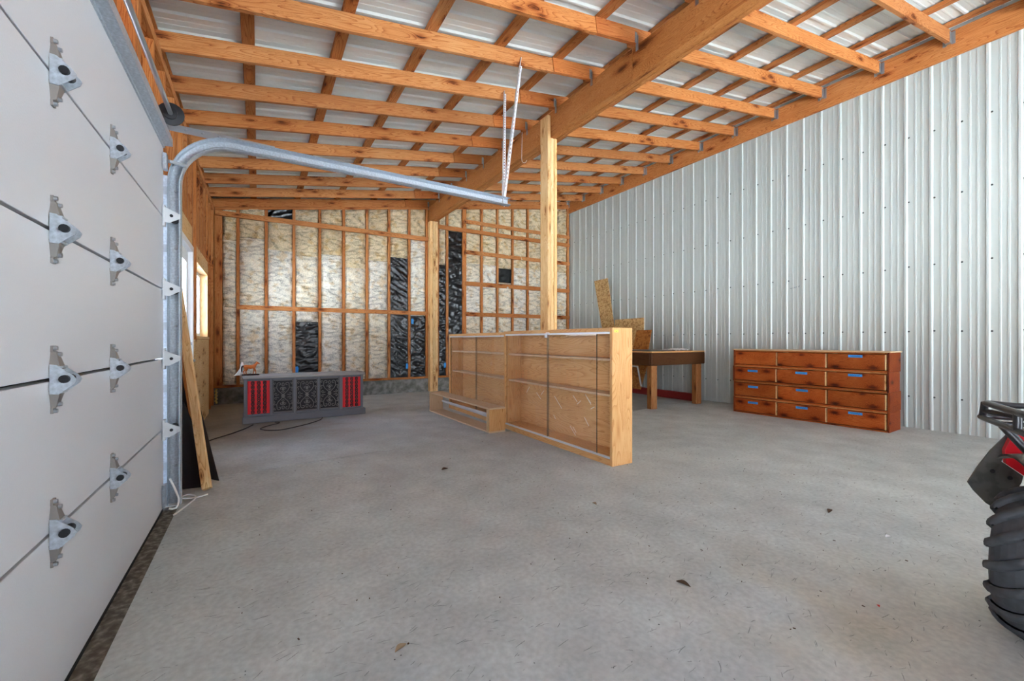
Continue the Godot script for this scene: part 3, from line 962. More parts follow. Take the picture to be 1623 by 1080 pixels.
# ------------------------------------------------------------------ garage door and its gear
func hinge(parent: Node, y: float, z: float) -> void:
	var t := Node3D.new()
	t.name = numbered("hinge", parent)
	t.position = Vector3(-0.51, y, z)
	parent.add_child(t, true)
	var m := MB.new()
	# tapered arms: the side profile is a wedge, wider at the knuckle
	for s in [-1.0, 1.0]:
		var rings := []
		for q in [[0.03, 0.024, 0.021], [0.078, 0.012, 0.010], [0.082, 0.006, 0.012], [0.097, 0.006, 0.011]]:
			rings.append([Vector3(0, s * q[0], -q[2]), Vector3(q[1], s * q[0], -q[2]), Vector3(q[1], s * q[0], q[2]), Vector3(0, s * q[0], q[2])])
		var uz := [Vector2.ZERO, Vector2.ZERO, Vector2.ZERO, Vector2.ZERO]
		for k in 3:
			for j in 3:
				m.face([rings[k][j], rings[k][j + 1], rings[k + 1][j + 1], rings[k + 1][j]], uz, [Vector3(0, 0, -1), Vector3(1, 0, 0), Vector3(0, 0, 1)][j])
		m.face(rings[3], uz, Vector3(0, s, 0))
		m.face(rings[0], uz, Vector3(0, -s, 0))
	node("hinge_leaf", m, "dull_steel", t)
	var b := MB.new()
	for s in [-1.0, 1.0]:
		# cheek plates stand out from the door, in the plane x (out) and y
		var c := PackedVector2Array([Vector2(0.0, -0.04), Vector2(0.018, -0.042), Vector2(0.052, -0.012), Vector2(0.056, 0.0), Vector2(0.048, 0.012), Vector2(0.014, 0.042), Vector2(0.0, 0.044)])
		extrude(b, c, 0.003, Transform3D(Basis.IDENTITY, Vector3(0.002, 0, s * 0.022 - 0.0015)))
	box_at(b, Vector3(0.006, 0.0, 0), Vector3(0.006, 0.08, 0.044), 0.001)
	for s in [-1.0, 1.0]:
		box_at(b, Vector3(0.016, s * 0.036, 0), Vector3(0.024, 0.006, 0.04), 0.001)
	node("hinge_bracket", b, "galvanised", t)
	var p := MB.new()
	tube(p, [Vector3(0.034, 0.002, -0.034), Vector3(0.034, 0.002, 0.034)], 0.0115, 12)
	node("hinge_pin", p, "black_iron", t)
	var s2 := MB.new()
	for s in [-1.0, 1.0]:
		for q in [0.072, 0.09]:
			lathe(s2, [Vector2(0.0, 0.009), Vector2(0.006, 0.008), Vector2(0.007, 0.0)], Transform3D(Basis(Vector3(0, 1, 0), Vector3(1, 0, 0), Vector3(0, 0, -1)), Vector3(0.006 if q > 0.08 else 0.013, s * q, 0.004 if q > 0.08 else -0.003)), 8)
	node("hinge_bolt", s2, "steel", t)

func build_garage_door() -> void:
	var d := thing("door_1", "closed pale grey sectional garage door with galvanised hinges", "door", Vector3.ZERO, 0, "", "structure")
	var ys := [0.012, 0.506, 0.946, 1.376, 1.827, 2.27]
	var z0 := -3.39
	var z1 := -0.03
	for k in 5:
		bx("door_panel", Vector3(-0.55, ys[k] + 0.005, z0), Vector3(-0.51, ys[k + 1] - 0.005, z1), "door_paint", d, 0.0015)
	bx("door_skin", Vector3(-0.565, 0.02, z0), Vector3(-0.552, 2.28, z1), "seal", d)
	bx("bottom_seal", Vector3(-0.552, -0.012, z0), Vector3(-0.512, 0.016, z1), "seal", d)
	# top strut, an angle along the top edge
	var m := MB.new()
	var prof := PackedVector2Array([Vector2(-0.51, 2.255), Vector2(-0.502, 2.255), Vector2(-0.502, 2.268), Vector2(-0.462, 2.272), Vector2(-0.462, 2.318), Vector2(-0.505, 2.318), Vector2(-0.505, 2.33), Vector2(-0.51, 2.33)])
	extrude(m, prof, z1 - z0 - 0.02, Transform3D(Basis.IDENTITY, Vector3(0, 0, z0 + 0.01)))
	node("top_strut", m, "galvanised", d)
	for k in range(1, 5):
		for z in [-1.725, -2.296, -1.15, -0.58]:
			hinge(d, ys[k], z)
	# end hinges with rollers reaching into the track
	for k in range(1, 5):
		var h := MB.new()
		box_at(h, Vector3(-0.5, ys[k], -3.355), Vector3(0.012, 0.13, 0.05), 0.002)
		extrude(h, PackedVector2Array([Vector2(0, -0.03), Vector2(0.03, -0.034), Vector2(0.06, -0.01), Vector2(0.06, 0.016), Vector2(0.0, 0.05)]), 0.004, Transform3D(Basis.IDENTITY, Vector3(-0.504, ys[k], -3.375)))
		extrude(h, PackedVector2Array([Vector2(0, -0.04), Vector2(0.03, -0.044), Vector2(0.085, -0.012), Vector2(0.085, 0.014), Vector2(0.0, 0.055)]), 0.004, Transform3D(Basis.IDENTITY, Vector3(-0.504, ys[k], -3.335)))
		var eh := node("end_hinge", h, "strap", d)
		var ro := MB.new()
		tube(ro, [Vector3(-0.462, ys[k], -3.325), Vector3(-0.462, ys[k], -3.43)], 0.009, 10)
		tube(ro, [Vector3(-0.462, ys[k], -3.43), Vector3(-0.462, ys[k], -3.445)], 0.024, 16)
		node("roller", ro, "black_iron", eh)
	var r := MB.new()
	box_at(r, Vector3(-0.495, 2.16, -3.35), Vector3(0.02, 0.1, 0.05), 0.002)
	tube(r, [Vector3(-0.48, 2.17, -3.36), Vector3(-0.40, 2.185, -3.43)], 0.011, 8)
	node("top_roller", r, "galvanised", d)
	var br := MB.new()
	box_at(br, Vector3(-0.50, 0.10, -3.355), Vector3(0.016, 0.14, 0.055), 0.003)
	node("bottom_bracket", br, "galvanised", d)
	# track: C channel swept up, round and into the room
	var t := thing("door_track", "galvanised garage door track curving from the jamb out overhead", "track")
	var path := []
	for y in [0.01, 0.6, 1.3, 2.06]:
		path.append([Vector3(-0.462, y, 0), Vector3(1, 0, 0)])
	for k in range(1, 12):
		var a := PI / 2 * k / 12.0
		path.append([Vector3(-0.462 + 0.32 * (1 - cos(a)), 2.06 + 0.32 * sin(a), 0), Vector3(cos(a), -sin(a), 0)])
	path.append([Vector3(-0.142, 2.38, 0), Vector3(0, -1, 0)])
	path.append([Vector3(0.9, 2.37, 0), Vector3(0, -1, 0)])
	path.append([Vector3(2.02, 2.355, 0), Vector3(0, -1, 0)])
	# profile in (inward normal, z): lips towards the door side
	var pr := [Vector2(-0.030, -3.425), Vector2(-0.034, -3.418), Vector2(-0.036, -3.43), Vector2(-0.036, -3.470), Vector2(-0.028, -3.478), Vector2(0.028, -3.478), Vector2(0.036, -3.470), Vector2(0.036, -3.43), Vector2(0.030, -3.418), Vector2(0.024, -3.425), Vector2(0.0325, -3.432), Vector2(0.0325, -3.468), Vector2(0.026, -3.475), Vector2(-0.026, -3.475), Vector2(-0.0325, -3.468), Vector2(-0.0325, -3.432)]
	var sections := [[0, 4], [3, 16], [15, 18]]
	var names := ["vertical_track", "curved_track", "horizontal_track"]
	for si in 3:
		var tm := MB.new()
		var seg: Array = path.slice(sections[si][0], sections[si][1])
		for k in seg.size() - 1:
			for j in pr.size():
				var p0: Vector2 = pr[j]
				var p1: Vector2 = pr[(j + 1) % pr.size()]
				var e := (p1 - p0)
				var P := []
				for q in [[k, p0], [k, p1], [k + 1, p1], [k + 1, p0]]:
					P.append(seg[q[0]][0] + seg[q[0]][1] * q[1].x + Vector3(0, 0, q[1].y))
				var out: Vector3 = seg[k][1] * e.y + Vector3(0, 0, -e.x)
				tm.face(P, [Vector2.ZERO, Vector2.ZERO, Vector2.ZERO, Vector2.ZERO], -out)
		node(names[si], tm, "galvanised", t)
	# wall angle behind the vertical track, and brackets
	var an := MB.new()
	box_at(an, Vector3(-0.545, 1.07, -3.49), Vector3(0.09, 2.1, 0.003))
	box_at(an, Vector3(-0.588, 1.07, -3.46), Vector3(0.003, 2.1, 0.06))
	node("wall_angle", an, "galvanised", t)
	for y in [0.25, 0.75, 1.15, 1.65, 2.02]:
		var k := MB.new()
		box_at(k, Vector3(-0.50, y, -3.482), Vector3(0.1, 0.05, 0.004), 0.001)
		lathe(k, [Vector2(0.0, 0.01), Vector2(0.008, 0.01), Vector2(0.009, 0.0)], Transform3D(Basis(Vector3(1, 0, 0), Vector3(0, 0, 1), Vector3(0, -1, 0)), Vector3(-0.46, y, -3.474)), 6)
		lathe(k, [Vector2(0.0, 0.01), Vector2(0.008, 0.01), Vector2(0.009, 0.0)], Transform3D(Basis(Vector3(1, 0, 0), Vector3(0, 0, 1), Vector3(0, -1, 0)), Vector3(-0.53, y, -3.48)), 6)
		node("track_bracket", k, "steel", t)
	var fa := MB.new()
	board_into(fa, Vector3(-0.60, 2.44, -3.49), Vector3(0.1, 2.425, -3.49), 0.045, 0.004, Vector3.UP)
	for k in 7:
		lathe(fa, [Vector2(0.0, 0.006), Vector2(0.006, 0.005), Vector2(0.008, 0.0)], Transform3D(Basis(Vector3(1, 0, 0), Vector3(0, 0, 1), Vector3(0, -1, 0)), Vector3(-0.5 + k * 0.09, 2.437, -3.488)), 8)
	node("flag_angle", fa, "steel", t)
	# perforated hanger straps up to the joists
	perforated(t, Vector3(1.975, 2.32, -3.485), Vector3(2.178, 3.77, -3.486))
	perforated(t, Vector3(1.985, 2.40, -3.492), Vector3(2.346, 3.80, -4.10))
	# torsion shaft with its cable drum
	var s := thing("torsion_shaft", "torsion shaft with black cable drum above the garage door", "shaft")
	var sh := MB.new()
	tube(sh, [Vector3(-0.462, 2.446, -3.4), Vector3(-0.462, 2.446, 0.02)], 0.0127, 14)
	node("shaft", sh, "steel", s)
	for z in [-3.315, -0.08]:
		var dr := MB.new()
		lathe(dr, [Vector2(0.0127, 0.0), Vector2(0.035, 0.0), Vector2(0.036, 0.008), Vector2(0.05, 0.01), Vector2(0.068, 0.012), Vector2(0.068, 0.018), Vector2(0.055, 0.02), Vector2(0.053, 0.032), Vector2(0.06, 0.034), Vector2(0.06, 0.042), Vector2(0.0127, 0.046)],
			Transform3D(Basis(Vector3(1, 0, 0), Vector3(0, 0, -1), Vector3(0, 1, 0)), Vector3(-0.462, 2.446, z + 0.02)), 28)
		node("cable_drum", dr, "black_iron", s)
		var bp := MB.new()
		box_at(bp, Vector3(-0.535, 2.446, z - 0.05), Vector3(0.19, 0.08, 0.004), 0.001)
		node("bearing_plate", bp, "steel", s)

func board_into(m: MB, a: Vector3, b: Vector3, w: float, t: float, side: Vector3, ch := 0.0) -> void:
	var x := (b - a).normalized()
	var y := (side - x * side.dot(x)).normalized()
	box_into(m, Transform3D(Basis(x, y, x.cross(y)), (a + b) * 0.5), Vector3(a.distance_to(b), w, t), ch)

func perforated(parent: Node, a: Vector3, b: Vector3) -> void:
	# an angle strap with a row of punched holes: rungs between two edge strips, and a plain second leg
	var m := MB.new()
	var x := (b - a).normalized()
	var L := a.distance_to(b)
	var y := (Vector3(1, 0, 0) - x * x.x).normalized()
	var z := x.cross(y)
	board_into(m, a + y * 0.012, b + y * 0.012, 0.009, 0.003, y)
	board_into(m, a - y * 0.012, b - y * 0.012, 0.009, 0.003, y)
	var n := int(L / 0.04)
	for k in n:
		var p := a + x * (k + 0.25) * L / n
		board_into(m, p, p + x * 0.018, 0.016, 0.003, y)
	board_into(m, a - y * 0.0165 - z * 0.015, b - y * 0.0165 - z * 0.015, 0.03, 0.003, z)
	node("hanger_strap", m, "strap", parent)

# ------------------------------------------------------------------ cabinets
func glass_cabinet(label: String, at: Vector3, L: float, H: float, edges: Array, streaked: bool) -> Node3D:
	# local z runs 0 .. -L along the room, front faces -x at x = 0, depth .235
	var D := 0.235
	var c := thing("display_cabinet", label, "cabinet", at)
	bx("end_panel", Vector3(0, 0, -0.03), Vector3(D, H, 0), "honey", c, 0.002)
	bx("end_panel", Vector3(0, 0, -L), Vector3(D, H, -L + 0.03), "honey", c, 0.002)
	bx("top_board", Vector3(0, H - 0.034, -L + 0.031), Vector3(D, H, -0.031), "honey", c, 0.002)
	bx("bottom_board", Vector3(0.02, 0.055, -L + 0.031), Vector3(D - 0.012, 0.075, -0.031), "honey", c, 0.002)
	bx("kick_board", Vector3(0.004, 0.0, -L + 0.031), Vector3(0.02, 0.054, -0.031), "honey", c, 0.002)
	var bk := bx("back_panel", Vector3(D - 0.011, 0.01, -L + 0.031), Vector3(D, H - 0.035, -0.031), "honey", c)
	for y in [0.586, 0.894]:
		bx("shelf", Vector3(0.045, y - 0.012, -L + 0.031), Vector3(D - 0.012, y + 0.008, -0.031), "birch", c, 0.002)
	for q in [[0.056, 0.072], [H - 0.052, H - 0.035]]:
		var m := MB.new()
		var zc := -L / 2
		box_at(m, Vector3(0.016, (q[0] + q[1]) / 2, zc), Vector3(0.03, 0.004, L - 0.064))
		for x in [0.003, 0.016, 0.029]:
			box_at(m, Vector3(x, (q[0] + q[1]) / 2, zc), Vector3(0.003, q[1] - q[0], L - 0.064))
		node("sliding_track", m, "aluminium", c)
	var k := 0
	for e in edges:
		var x := 0.0095 if k % 2 == 0 else 0.0225
		var p := bx("glass_door", Vector3(x - 0.0025, 0.062, e[0]), Vector3(x + 0.0025, H - 0.04, e[1]), "glass", c)
		for z in e:
			var ge := MB.new()
			box_at(ge, Vector3(0, 0, z - (e[0] + e[1]) / 2), Vector3(0.0054, H - 0.104, 0.003))
			node("glass_edge", ge, "glass_edge", p)
		k += 1
	if streaked:
		for s in [[0.471, -4.271, 0.10, 0.5], [0.423, -4.046, 0.11, -0.7], [0.466, -3.97, 0.08, 0.6], [0.413, -3.698, 0.12, -0.6], [0.36, -3.639, 0.07, -0.6], [0.227, -3.739, 0.05, -0.5], [0.466, -3.39, 0.09, -0.6], [0.135, -3.427, 0.12, -0.6], [0.435, -3.331, 0.07, 0.7], [0.489, -3.193, 0.11, -0.6], [0.409, -3.127, 0.06, 0.9], [0.263, -3.215, 0.1, -0.5], [0.47, -3.18, 0.09, -0.55], [0.15, -3.40, 0.07, -0.6]]:
			var m := MB.new()
			var dir := Vector3(0, cos(s[3]), sin(s[3]) * 1.6).normalized()
			var p0 := Vector3(D - 0.0117, s[0], s[1] - at.z) - bk.position
			board_into(m, p0 - dir * s[2] * 0.5, p0 + dir * s[2] * 0.5, 0.007, 0.001, Vector3(0, 0, 1))
			node("pale_streak", m, "streak_cream", bk)  # thin pale slanted strips laid on the back panel
		var l := MB.new()
		box_at(l, Vector3(-0.006, H - 0.06, -0.95), Vector3(0.02, 0.045, 0.028), 0.004)
		box_at(l, Vector3(-0.006, H - 0.035, -0.92), Vector3(0.012, 0.016, 0.06), 0.004)
		node("latch", l, "white_plastic", c)
		var st := MB.new()
		box_at(st, Vector3(0.045, H - 0.03, 0.001), Vector3(0.045, 0.02, 0.001))
		var sn := node("price_sticker", st, "yellow_sticker", c)
		var ln := MB.new()
		box_at(ln, Vector3(0.045, H - 0.03, 0.0018), Vector3(0.022, 0.004, 0.0006))
		node("sticker_print", ln, "ink", sn)
	return c

func build_cabinets() -> void:
	glass_cabinet("honey wood display cabinet with sliding glass doors and white latch, nearest the open floor", Vector3(2.54, 0, -2.63), 1.83, 1.167, [[-0.2, -0.946], [-0.94, -1.8]], true)
	glass_cabinet("honey wood display cabinet with sliding glass doors, half behind the low open box", Vector3(2.565, 0, -4.475), 1.77, 1.157, [[-0.035, -0.83], [-0.824, -1.735]], false)
	# low open box lying in front of the far cabinet
	var b := thing("open_box_frame", "low pale plywood open box lying in front of the far glass cabinet", "box", Vector3(2.25, 0, -4.28), 0.03)
	var L := 1.83
	bx("top_board", Vector3(0, 0.27, -L), Vector3(0.21, 0.288, 0), "birch", b, 0.002)
	bx("bottom_board", Vector3(0, 0.002, -L), Vector3(0.21, 0.02, 0), "birch", b, 0.002)
	bx("end_board", Vector3(0, 0.021, -0.018), Vector3(0.21, 0.269, 0), "honey", b, 0.002)
	bx("end_board", Vector3(0, 0.021, -L), Vector3(0.21, 0.269, -L + 0.018), "birch", b, 0.002)
	bx("divider_board", Vector3(0, 0.021, -0.075), Vector3(0.21, 0.269, -0.06), "birch", b, 0.002)
	bx("back_rail", Vector3(0.19, 0.13, -L + 0.02), Vector3(0.205, 0.16, -0.078), "aluminium", b, 0.002)

func build_drawers() -> void:
	var tape := [[2], [0, 1, 2], [0, 1], [0, 1, 2]]      # from the top unit down
	var offs := [0.0, 0.012, -0.012, 0.006]
	var names := ["topmost, two of its drawers without tape", "second from the top, all taped", "third from top, near drawer untaped", "lowest, standing on the concrete"]
	var a := atan2(0.08, 1.814)
	var o := Vector3(6.186, 0, -1.973)
	var U := 0.2295
	for k in 4:
		var row := 3 - k      # 0 is the top unit
		var off: float = offs[k]
		var c := thing("drawer_unit", "long stained wood unit of three drawers, %s" % names[row], "drawers", o + Vector3(off * 0.6, k * U, 0), a, "stacked three-drawer units by the ribbed wall")
		# local: z 0 .. -1.815 along the wall, x 0 (front) .. 0.37
		var L := 1.815
		var D := 0.37 + off
		bx("end_board", Vector3(0.004, 0, -0.022), Vector3(D, U - 0.001, 0), "cedar_end", c, 0.003)
		bx("end_board", Vector3(0.004, 0, -L), Vector3(D, U - 0.001, -L + 0.022), "cedar_end", c, 0.003)
		bx("bottom_board", Vector3(0.0, 0.0, -L + 0.023), Vector3(D, 0.016, -0.023), "cedar", c, 0.003)
		bx("back_board", Vector3(D - 0.012, 0.017, -L + 0.023), Vector3(D, U - 0.018, -0.023), "cedar_end", c)
		bx("top_board", Vector3(0.006, U - 0.016, -L + 0.023), Vector3(D, U - 0.002, -0.023), "fir", c, 0.003)
		for j in 3:
			# j = 0 is the far drawer
			var z0 := -L + 0.026 + j * 0.589
			var z1 := z0 + 0.578
			var dr := Node3D.new()
			dr.name = numbered("drawer", c)
			c.add_child(dr, true)
			var push := rng.randf_range(-0.004, 0.008)
			bx("drawer_front", Vector3(push, 0.024, z0), Vector3(push + 0.02, U - 0.024, z1 - 0.012), "cedar", dr, 0.004)
			bx("drawer_side", Vector3(push + 0.001, 0.024, z1 - 0.011), Vector3(D - 0.03, U - 0.026, z1), "pine", dr, 0.002)
			if j in tape[row]:
				var tz: float = lerpf(z0, z1, [0.45, 0.52, 0.5][j])
				bx("tape_label", Vector3(push - 0.001, U - 0.085 + 0.01 * j, tz - 0.07), Vector3(push - 0.0001, U - 0.055 + 0.01 * j, tz + 0.07), "blue_tape", dr)
				var s := MB.new()
				var pts := []
				for q in 16:
					pts.append(Vector3(push - 0.0012, U - 0.07 + 0.01 * j + 0.006 * sin(q * 1.9), tz - 0.05 + q * 0.0065))
				tube(s, pts, 0.0012, 4)
				node("ink_writing", s, "ink", dr)
	var t := thing("plywood_top", "thin pale plywood sheet lying on the drawer stack", "board", o + Vector3(0.0, 4 * U, 0), a)
	bx("sheet", Vector3(-0.008, 0.0, -1.83), Vector3(0.385, 0.012, 0.012), "birch", t, 0.002)

func build_bench() -> void:
	var b := thing("work_bench", "sturdy timber bench with dark brown apron against the ribbed wall", "bench")
	var x0 := 5.13
	var x1 := 6.42
	var z0 := -4.47
	var z1 := -7.0
	bx("front_apron", Vector3(x0, 0.672, z0 - 0.04), Vector3(x1, 0.868, z0), "brown_trim", b, 0.012)
	bx("side_apron", Vector3(x0, 0.672, z1 + 0.04), Vector3(x0 + 0.04, 0.868, z0 - 0.042), "brown_trim", b, 0.012)
	bx("side_apron", Vector3(x1 - 0.04, 0.672, z1 + 0.04), Vector3(x1, 0.868, z0 - 0.042), "brown_trim", b, 0.012)
	bx("back_apron", Vector3(x0, 0.672, z1), Vector3(x1, 0.868, z1 + 0.038), "brown_trim", b, 0.012)
	bx("bench_top", Vector3(x0 + 0.006, 0.869, z1), Vector3(x1 - 0.006, 0.887, z0 - 0.006), "honey", b, 0.002)
	for p in [[x0 + 0.04, z0 - 0.042], [x1 - 0.17, z0 - 0.042], [x0 + 0.04, z1 + 0.13], [x1 - 0.17, z1 + 0.13]]:
		bx("leg", Vector3(p[0], 0, p[1] - 0.09), Vector3(p[0] + 0.13, 0.671, p[1]), "bench_wood", b, 0.006)
	# on the bench
	tag(bx("dark_sheet", Vector3(5.25, 0.888, -5.35), Vector3(5.85, 0.9, -4.62), "dark_sheet"), "flat dark sheet lying on the near end of the timber bench", "sheet")
	var m := MB.new()
	var ns := noise(31, 9.0)
	grid(m, quad_patch(18, 12, func(s: float, t: float) -> Vector3:
		return Vector3(5.86 + 0.34 * s, 0.894 + 0.05 * absf(ns.get_noise_2d(s * 2, t * 2)) + 0.02 * sin(PI * s) * sin(PI * t), -4.86 + 0.26 * t)), Vector3.UP)
	tag(node("crumpled_paper", m, "paper"), "crumpled white paper lying on the timber bench top", "paper")
	# boards standing on the bench and leaning on the wall
	osb("strand_board_offcut", "tall narrow strand board offcut leaning on the ribbed wall above the bench", [Vector2(-6.9, 0.02), Vector2(-6.54, 0.02), Vector2(-7.13, 1.59), Vector2(-7.57, 1.575)], 6.45, 6.74, "strand_board", 0.872)
	osb("strand_board_offcut", "wide strand board offcut leaning behind the small square one", [Vector2(-6.5, 0.005), Vector2(-5.68, 0.005), Vector2(-5.84, 0.62), Vector2(-6.62, 0.61)], 6.3, 6.47, "strand_board", 0.886)
	osb("strand_board_offcut", "small square dark strand board offcut leaning on the bench front-most of three", [Vector2(-5.86, 0.005), Vector2(-5.49, 0.005), Vector2(-5.55, 0.375), Vector2(-5.92, 0.37)], 6.2, 6.36, "strand_dark", 0.886)
	# under the bench
	osb("strand_board_offcut", "strand board panel leaning underneath the timber bench", [Vector2(-6.7, 0.12), Vector2(-5.75, 0.12), Vector2(-5.72, 0.58), Vector2(-6.72, 0.6)], 6.24, 6.44, "strand_dark", 0.0)
	var wsheet := MB.new()
	board_into(wsheet, Vector3(6.16, 0.2, -5.62), Vector3(6.32, 0.56, -5.86), 0.03, 0.006, Vector3(0, 0, 1))
	board_into(wsheet, Vector3(6.33, 0.55, -5.86), Vector3(6.33, 0.57, -6.4), 0.03, 0.006, Vector3(0, 1, 0))
	tag(node("white_strip", wsheet, "white_plastic"), "bent white strip in front of the panel underneath the bench", "strip")
	var rc := MB.new()
	for q in [[0.0, 0.012], [0.118, 0.13]]:
		box_at(rc, Vector3(6.53, (q[0] + q[1]) / 2, -5.7), Vector3(0.08, q[1] - q[0], 2.1), 0.001)
	box_at(rc, Vector3(6.53, 0.065, -5.7), Vector3(0.012, 0.106, 2.1))
	tag(node("steel_channel", rc, "red_steel"), "red painted steel channel lying on the floor along the ribbed wall", "steel beam")

func osb(called: String, label: String, zy: Array, xb: float, xt: float, mat: String, y0: float) -> void:
	var h := 0.0
	for q in zy: h = maxf(h, q.y)
	var m := MB.new()
	var x_of := func(y: float) -> float: return lerpf(xb, xt, y / h)
	for side in [0.0, 0.011]:
		var ps := []
		var ts := []
		for q in zy:
			ps.append(Vector3(x_of.call(q.y) + side, y0 + q.y, q.x))
			ts.append(Vector2(q.x, q.y))
		m.face(ps, ts, Vector3(-1 if side == 0.0 else 1, 0, 0))
	for k in 4:
		var a: Vector2 = zy[k]
		var b: Vector2 = zy[(k + 1) % 4]
		var mid: Vector2 = (zy[0] + zy[2]) * 0.5
		var o: Vector2 = (a + b) * 0.5 - mid
		m.face([Vector3(x_of.call(a.y), y0 + a.y, a.x), Vector3(x_of.call(b.y), y0 + b.y, b.x), Vector3(x_of.call(b.y) + 0.011, y0 + b.y, b.x), Vector3(x_of.call(a.y) + 0.011, y0 + a.y, a.x)],
			[a, b, b + Vector2(0.01, 0), a + Vector2(0.01, 0)], Vector3(0, o.y, o.x))
	tag(node(called, m, mat), label, "board")

# ------------------------------------------------------------------ console
func arc(c: Vector2, r0: float, r1: float, a0: float, a1: float, n := 14) -> Array:
	var out := []
	for k in n + 1:
		var t := float(k) / n
		out.append(c + Vector2.from_angle(lerpf(a0, a1, t)) * lerpf(r0, r1, t))
	return out

func build_console() -> void:
	var c := thing("console_stereo", "long grey console cabinet with red grilles and carved scroll panels", "console", Vector3(-0.164, 0, -6.345), deg_to_rad(1.35))
	var W := 1.48
	bx("plinth", Vector3(-0.012, 0, -0.42), Vector3(W + 0.012, 0.088, 0.012), "console_grey", c, 0.006)
	bx("body", Vector3(0.004, 0.089, -0.41), Vector3(W - 0.016, 0.566, -0.016), "console_grey", c, 0.003)
	bx("top_slab", Vector3(-0.012, 0.567, -0.42), Vector3(W + 0.004, 0.602, 0.014), "console_top", c, 0.006)
	var S := [[0.002, 0.043], [0.289, 0.322], [0.561, 0.596], [0.858, 0.884], [1.137, 1.182], [1.425, 1.46]]
	for s in S:
		bx("stile", Vector3(s[0], 0.089, -0.0155), Vector3(s[1], 0.566, 0.0), "console_grey", c, 0.004)
	for b in 5:
		var x0: float = S[b][1] + 0.001
		var x1: float = S[b + 1][0] - 0.001
		bx("rail", Vector3(x0, 0.54, -0.0155), Vector3(x1, 0.566, -0.003), "console_grey", c, 0.003)
		bx("rail", Vector3(x0, 0.089, -0.0155), Vector3(x1, 0.115, -0.003), "console_grey", c, 0.003)
		if b == 0 or b == 4:
			var g := bx("grille_cloth", Vector3(x0, 0.116, -0.0155), Vector3(x1, 0.539, -0.012), "red_cloth", c)
			for j in 3:
				var m := MB.new()
				var xx := lerpf(x0, x1, (j + 1) / 4.0 + (j - 1) * 0.02) - (x0 + x1) / 2
				for q in 8:
					var yy := -0.185 + q * 0.053
					var tall := q == 3 or q == 4
					var ring := []
					for k in 15:
						var an := TAU * k / 14
						ring.append(Vector3(xx + cos(an) * 0.016, yy + sin(an) * (0.027 if tall else 0.021), 0.008))
					tube(m, ring, 0.0062, 6, true)
					lathe(m, [Vector2(0.0, 0.006), Vector2(0.006, 0.005), Vector2(0.009, 0.0)], Transform3D(Basis(Vector3(1, 0, 0), Vector3(0, 0, 1), Vector3(0, -1, 0)), Vector3(xx, yy, 0.004)), 8)
				node("bead_column", m, "bead_dark", g)
			# slim red slats between the bead columns
			for j in 4:
				var xx := lerpf(x0, x1, (j + 0.5) / 4.0 + (j - 1.5) * 0.02)
				bx("grille_slat", Vector3(xx - 0.012, 0.118, -0.0118), Vector3(xx + 0.012, 0.537, -0.002), "red_cloth", c, 0.003)
		else:
			var pb := bx("panel_ground", Vector3(x0, 0.116, -0.0155), Vector3(x1, 0.539, -0.012), "console_back", c)
			scroll_panel(pb, (x1 - x0) / 2, 0.2115)
	# power cord trailing on the floor
	var cord := MB.new()
	var pts := smooth_path([Vector3(0.749, 0.008, -6.32), Vector3(0.72, 0.006, -6.2), Vector3(0.566, 0.006, -5.966), Vector3(0.212, 0.006, -5.70), Vector3(0.02, 0.006, -5.86), Vector3(0.1, 0.006, -6.05), Vector3(0.231, 0.006, -6.2), Vector3(0.18, 0.006, -6.27)])
	tube(cord, pts, 0.0055, 6)
	tag(node("power_cord", cord, "dark_cord"), "dark looped power cord on the floor before the grey console", "cord")
	var c2 := MB.new()
	tube(c2, smooth_path([Vector3(-0.06, 0.006, -6.22), Vector3(-0.12, 0.006, -6.05), Vector3(-0.25, 0.006, -5.78), Vector3(-0.4, 0.006, -5.55), Vector3(-0.52, 0.006, -5.3)]), 0.0055, 6)
	tag(node("power_cord", c2, "dark_cord"), "dark cord running from the console corner towards the entry door", "cord")

func smooth_path(p: Array) -> Array:
	var cu := Curve3D.new()
	for k in p.size():
		var a: Vector3 = p[maxi(k - 1, 0)]
		var b: Vector3 = p[mini(k + 1, p.size() - 1)]
		var t := (b - a) / 6.0
		cu.add_point(p[k], -t, t)
	var out := []
	var L := cu.get_baked_length()
	var n := clampi(int(L / 0.02), 12, 90)
	for k in n + 1:
		out.append(cu.sample_baked(L * k / n, true))
	return out

